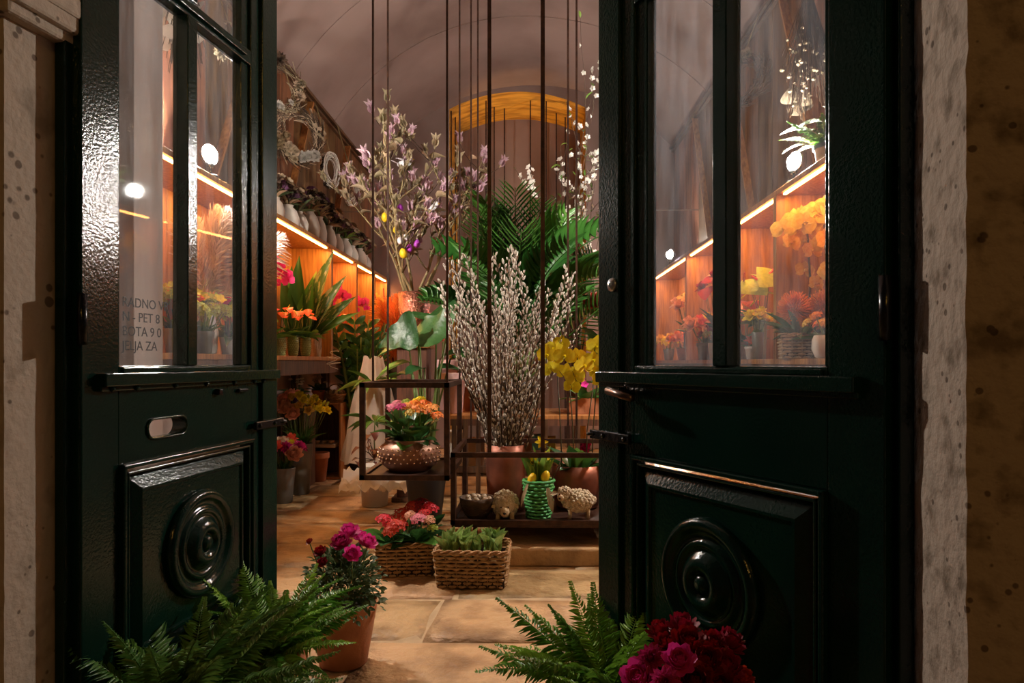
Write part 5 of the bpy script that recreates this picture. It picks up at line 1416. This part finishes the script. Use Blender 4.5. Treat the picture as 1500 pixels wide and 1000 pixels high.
lathe_part(t, 'vase', [(.035, 0), (.04, .01), (.05, .3), (.044, .3), (.03, .01), (.0001, .012)], 'green_vase', 18)
anthurium(t, .26, 'pet_lime', 5, .36, .09, .24, ('mid', 'light'), 'pet_coral')
t = thing('coral_anthurium', 'coral anthurium in a brown pot at the door mullion', 'plant', (1.74, 5.55, ZR)); clay(t, .07, .14, 'wood_dark', rim=False); anthurium(t, .13, 'pet_coral', 5, .34, .1, .16)
mixed((1.70, 5.12, ZR), 'yellow tulips in a tall pot beside the green anthuriums', 'zinc', [('pet_yellow', 'rosecup', .10)], z=.2, r=.045, h=.12, n=7, spread=.05)
t = thing('star_plant', 'little coral star flowered plant in a pale cone pot', 'plant', (1.66+.06, 5.62-.28, ZR)); clay(t, .045, .10, 'white_pot'); put(t, 'flower', 'daffodil', 'pet_coral', face((0, -.01, .14), (0, -.7, .7), .12)); rosette(t, 'lance', ['mid'], 6, (0, 0, .09), (.06, .09), (.02, .03), (.2, 1), .01)
t = thing('tin_bucket', 'tin bucket of salmon roses on the shelf', 'bucket', (1.76, 6.85, ZR)); clay(t, .085, .17, 'zinc', rim=True, taper=.8, name='bucket')
bouquet(t, .17, .08, .22, [('pet_salmon', 'rosecup', .14), ('pet_coral', 'rosecup', .13), ('pet_yellow', 'rosecup', .11)], 16, .16, 'light')
mixed((1.74, 6.45, ZR), 'white pot of green and yellow sprigs beside the tin bucket', 'white_pot', [('pet_lime', 'umbel', .08), ('pet_red', 'rosecup', .09)], z=.16, r=.06, n=10)
t = thing('dark_red_vase', 'dark vase of tall deep red flowers behind the salmon roses', 'vase', (1.76, 6.35, ZR)); clay(t, .07, .26, 'dark_pot', rim=False)
bouquet(t, .26, .07, .55, [('pet_scarlet', 'spathe', .17), ('pet_red', 'rosecup', .12)], 14, .15, 'deep2')
mixed((1.80, 8.05, ZR), 'orange pot plant on the far shelf near the small bulb lamp', 'terracotta', [('pet_orange', 'rosecup', .12), ('pet_salmon', 'rosecup', .1)], n=10, spread=.12)
mixed((1.78, 8.75, ZR), 'golden pot plant on the far end shelf', 'zinc', [('pet_gold', 'rosecup', .12), ('pet_yellow', 'umbel', .1)], n=10, spread=.12)
mixed((1.78, 7.6, ZR), 'tall peach bouquet on the far end shelf', 'dark_pot', [('pet_salmon', 'rosecup', .14), ('pet_gold', 'orchid', .15), ('pet_violet', 'rosecup', .1)], z=.3, h=.45, n=14, spread=.13)

# ---------------------------------------------------------------- dried flowers on top of the shelves
ZTOP = ZT+.036
r9 = random.Random(31)
spots = [(-2.06, 5.50), (-2.06, 5.78), (-2.06, 6.04), (-2.05, 6.32), (-2.05, 6.62), (-2.06, 6.98), (-2.06, 7.26), (-2.05, 7.55), (-2.06, 7.88), (-2.05, 8.2), (-2.06, 8.52)]
desc = ['first bottle vase of dried flowers from the door', 'squat vase of brown dried flowers', 'pale vase of grey green dried leaves', 'pale vase of dusky purple dried flowers', 'vase of dark purple dried flowers above the shelf divider',
        'pale vase of brown seed heads past the divider', 'vase of mixed dried flowers below the oval wicker ornament', 'vase with fresh green blades among dried flowers', 'squat pale vase of purple statice near the far end', 'pale vase of cream dried flowers near the far end', 'last vase of dried flowers by the end wall']
for i, (u, y) in enumerate(spots):
    t = thing('dried_flower_vase', desc[i]+', on the shelf top', 'vase', (u, y, ZTOP), 0, 'dried flower vases on the shelf top')
    h = r9.uniform(.18, .26); r = r9.uniform(.07, .10)
    lathe_part(t, 'vase', [(r*.7, 0), (r*.9, .01), (r, h*.4), (r*.75, h*.75), (r*.42, h*.92), (r*.5, h), (r*.4, h), (.0001, h*.8)], 'white_pot' if i % 3 else 'cloth', 18)
    its = [('purple_dry', 'pompom', .10), ('dried_dark', 'pompom', .09), ('dried_pale', 'rosecup', .07)] if i in (3, 4, 8) else [('dried', 'pompom', .09), ('dried_pale', 'blossom', .07), ('dried_dark', 'rosecup', .09), ('purple_dry', 'rosecup', .06)]
    for k in range(15):
        a = k*2.4; q_ = math.sqrt((k+.5)/15); m, key, s = its[k % len(its)]
        p = V((.13*q_*math.cos(a), .13*q_*math.sin(a), h+.17*(1-.5*q_*q_)+r9.uniform(-.03, .03)))
        obj('stem', MB().tube([(0, 0, h*.9), p], .002, 3), 'dried_dark', t); put(t, 'flower', key, m, face(p, (math.cos(a)*q_, math.sin(a)*q_-.3, .8), s))
    rosette(t, 'lance', ['light' if i == 7 else 'dried', 'grey_green'], 9, (0, 0, h*.95), (.12, .2), (.02, .04), (.3, 1.2), .01)
t = thing('calathea_pot', 'striped calathea with white veined leaves on top of the shelf', 'plant', (1.80, 4.16, ZTOP))
t['label'] = 'striped white leaved calathea on top of the shelf above the pincushions'
clay(t, .08, .15, 'dark_pot')
for (px, py, d, az, el, L_) in ((1185, 190, 4.2, 3.2, .1, .18), (1205, 178, 4.15, 3.0, .05, .16), (1180, 212, 4.2, 3.3, -.1, .16), (1215, 160, 4.2, 1.2, .6, .16), (1218, 150, 4.3, .2, .8, .15), (1200, 215, 4.2, 2.4, .2, .14)):
    p = P(px, py, d)-V(t.location); leaf_at(t, 'oval', 'calathea', p, sph(az, el), L_, .07); stems(t, [((0, 0, .12), p)], .004)
for i in range(5): put(t, 'frond', 'frond%d' % (i % 4), 'fern_bright', frame((0, 0, .13), sph(2.2+i*.5, .7), None, .32, .28))
# ---------------------------------------------------------------- hanging wreaths and bundles
ZRAIL = vault_z(-2.2)-.06
def wreath(c, Rr, label, mats, twigs=70, flowers=(), z_hook=None, thick=.07, dirn=(1, -.9, 0)):
    t = thing('dried_wreath', label, 'wreath', c, 0, 'wreaths on the rail')
    n = V(dirn).normalized(); up = V((0, 0, 1)); sx = up.cross(n).normalized()
    def pt(a, r, w): return sx*(r*math.cos(a))+up*(r*math.sin(a))+n*w
    for mi, m in enumerate(mats):
        mb = MB()
        for i in range(twigs//len(mats)):
            a = r9.uniform(0, 6.28); da = r9.uniform(.4, .9); r0 = Rr+r9.uniform(-thick, thick)*.7; r1 = Rr+r9.uniform(-thick, thick*1.4); w0 = r9.uniform(-thick, thick)*.6
            mb.tube([pt(a, r0, w0), pt(a+da*.5, (r0+r1)/2, w0*.6), pt(a+da, r1, w0+r9.uniform(-.03, .03))], .0035, 3)
        obj('twig_ring' if mi == 0 else 'grass_ring', mb, m, t, kind='stuff')
    obj('cord', MB().tube([pt(PI/2, Rr, 0), ((-.14 if c[0] < 0 else .14), 0, (z_hook or ZRAIL)-c[2])], .004, 4), 'twig_pale', t)
    for (a, r, m, key, s, k) in flowers:
        for i in range(k):
            p = pt(a+r9.uniform(-.4, .4), r+r9.uniform(-.04, .04), .05+r9.uniform(-.02, .03))
            put(t, 'flower', key, m, face(p, n+V((r9.uniform(-.5, .5), r9.uniform(-.5, .5), r9.uniform(-.3, .5))), s*r9.uniform(.8, 1.2), 0))
    return t
wreath(V((-2.0, 5.85, 3.15)), .20, 'large dark twig wreath with white cotton flowers', ('dried_dark', 'twig', 'dried_pale'), 330, ((-1.1, .2, 'cotton', 'ranunculus', .07, 5), (-2.0, .2, 'dried_pale', 'rosecup', .07, 6), (-2.7, .2, 'dried', 'ranunculus', .06, 6), (.3, .2, 'dried_pale', 'blossom', .05, 6)))
wreath(V((-2.02, 5.45, 3.42)), .17, 'half hidden wreath of bleached grass and ferns beside the door edge', ('dried_pale', 'dried_dark'), 130, ((-1.5, .18, 'cotton', 'pompom', .06, 3), (0, .18, 'dried_pale', 'pompom', .08, 6), (2, .18, 'dried_dark', 'pompom', .1, 4)))
wreath(V((-2.0, 7.60, 3.20)), .15, 'round wreath of pale dried leaves behind a white oval ring', ('dried', 'dried_pale'), 120, tuple((a, .15, 'dried_pale', 'blossom', .07, 3) for a in (0, .8, 1.6, 2.4, 3.2, 4, 4.8, 5.6)))
def oval_ring(c, w, h, label, m2):
    t = thing('oval_ornament', label, 'ornament', c, 0, 'white oval rings on the rail')
    n = V((1, -.9, 0)).normalized(); sx = V((0, 0, 1)).cross(n).normalized(); mb = MB()
    for i in range(15):
        ph = r9.uniform(-.25, .25); sc = r9.uniform(.55, 1.05); o_ = n*r9.uniform(-.03, .03)
        mb.ring([sx*(w*sc*math.cos(a)*math.cos(ph)-h*math.sin(a)*math.sin(ph)*.6)+V((0, 0, h*sc*math.sin(a)+.3*w*math.cos(a)*ph))+o_ for a in [2*PI*k/26 for k in range(26)]], .0045, 4)
    obj('woven_strands', mb, 'wire_white', t, True, kind='stuff')
    cm = MB()
    for i in range(60):
        a = r9.uniform(2.2, 5.4); cm.ball(sx*(w*1.05*math.cos(a))+V((0, 0, h*1.02*math.sin(a)))+n*r9.uniform(-.04, 0), .012, 5, 4)
    obj('berries', cm, m2, t, True, kind='stuff')
    obj('cord', MB().tube([(0, 0, h*.95), (-.16, 0, ZRAIL-c[2])], .003, 4), 'twig_pale', t)
oval_ring(V((-2.0, 6.83, 3.13)), .085, .17, 'white woven oval ornament with red berries hanging alone', 'dried_dark')
oval_ring(V((-1.97, 7.52, 3.10)), .085, .17, 'white woven oval ring hanging before the pale leaf wreath', 'dried')
def bunch(c, L_, w, label, z_hook, m1, m2, head, hs=.05, n=60, lean=(0, 0)):
    """upside down dried bunch: c is the tie point"""
    t = thing('dried_bunch', label, 'bunch', c, 0, 'dried bunches on the rails')
    mb = MB(); tips = []
    for i in range(n):
        a = r9.uniform(0, 6.28); q_ = math.sqrt(r9.random())*w; l = L_*r9.uniform(.55, 1)
        p = V((q_*math.cos(a)+lean[0]*l, q_*math.sin(a)*.7+lean[1]*l, -l)); mb.tube([(0, 0, .12), (0, 0, 0), p*.5+V((0, 0, 0)), p], .0025, 3); tips.append(p)
    obj('stalks', mb, m1, t, kind='stuff')
    for k, p in enumerate(tips[:max(10, n//2)]):
        put(t, 'seed_head', head, m2, face(p*r9.uniform(.6, 1), (r9.uniform(-1, 1), -1, r9.uniform(-1, .3)), hs*r9.uniform(.7, 1.3)))
    obj('tie', MB().ring([(.02*math.cos(i*.524), .02*math.sin(i*.524), 0) for i in range(12)], .006, 5), 'twig_pale', t)
    obj('cord', MB().tube([(0, 0, .02), ((-.13 if c[0] < 0 else .10), 0, z_hook-c[2])], .003, 4), 'twig_pale', t)
    return t
bunch(V((-2.0, 3.92, 3.52)), .68, .15, 'dried bunch of round papery discs behind the door glass', ZRAIL, 'dried_dark', 'cotton', 'round', .11, 60)
bunch(V((-2.0, 4.48, 3.45)), .30, .13, 'short dried bunch with a white bloom behind the door glass', ZRAIL, 'dried', 'dried_pale', 'pompom', .08, 40, (.3, -.1))
ZR2 = vault_z(1.98)-.06
bunch(V((1.84, 4.55, 3.70)), .85, .17, 'long hanging dried bunch with tiny pods behind the right hand glass', ZR2, 'dried_dark', 'dried_pale', 'egg', .03, 170)
t_ = bunch(V((1.82, 4.68, 3.05)), .22, .06, 'small sprig of pale dried leaves beneath the long hanging bunch', ZR2, 'dried', 'dried_pale', 'curl', .10, 14)
wreath(V((1.78, 5.75, 3.55)), .17, 'dark round wreath beside the long hanging bunch', ('dried_dark', 'twig'), 150, ((1.5, .17, 'dried', 'pompom', .08, 8), (3.2, .17, 'dried_dark', 'pompom', .08, 8)), ZR2, .07, (-1, -.9, 0))
# ---------------------------------------------------------------- cable and recess uplight
tag(obj('tension_cable', MB().tube([(-2.2, 8.0, 2.97), (0, 8.0, 2.965), (1.98, 8.0, 2.97)], .005, 5), 'steel', None), 'thin steel cable stretched between the side walls', 'cable')
t = thing('uplight', 'warm uplight on the rack inside the arched recess', 'lamp', (-.1, 9.95, 1.3))
obj('housing', MB().lathe([(.05, 0), (.06, .01), (.07, .08), (.06, .08), (.0001, .06)], 18), 'lampshell', t, True)
obj('lens', MB().lathe([(.0001, .066), (.05, .064), (.055, .062)], 16), 'led', t, True)
l = lamp('uplight_beam', 'SPOT', (0, 0, .1), 150, (1, .55, .16), t, shadow_soft_size=.05, spot_size=.62, spot_blend=.5)
l.rotation_euler = (PI, 0, 0)
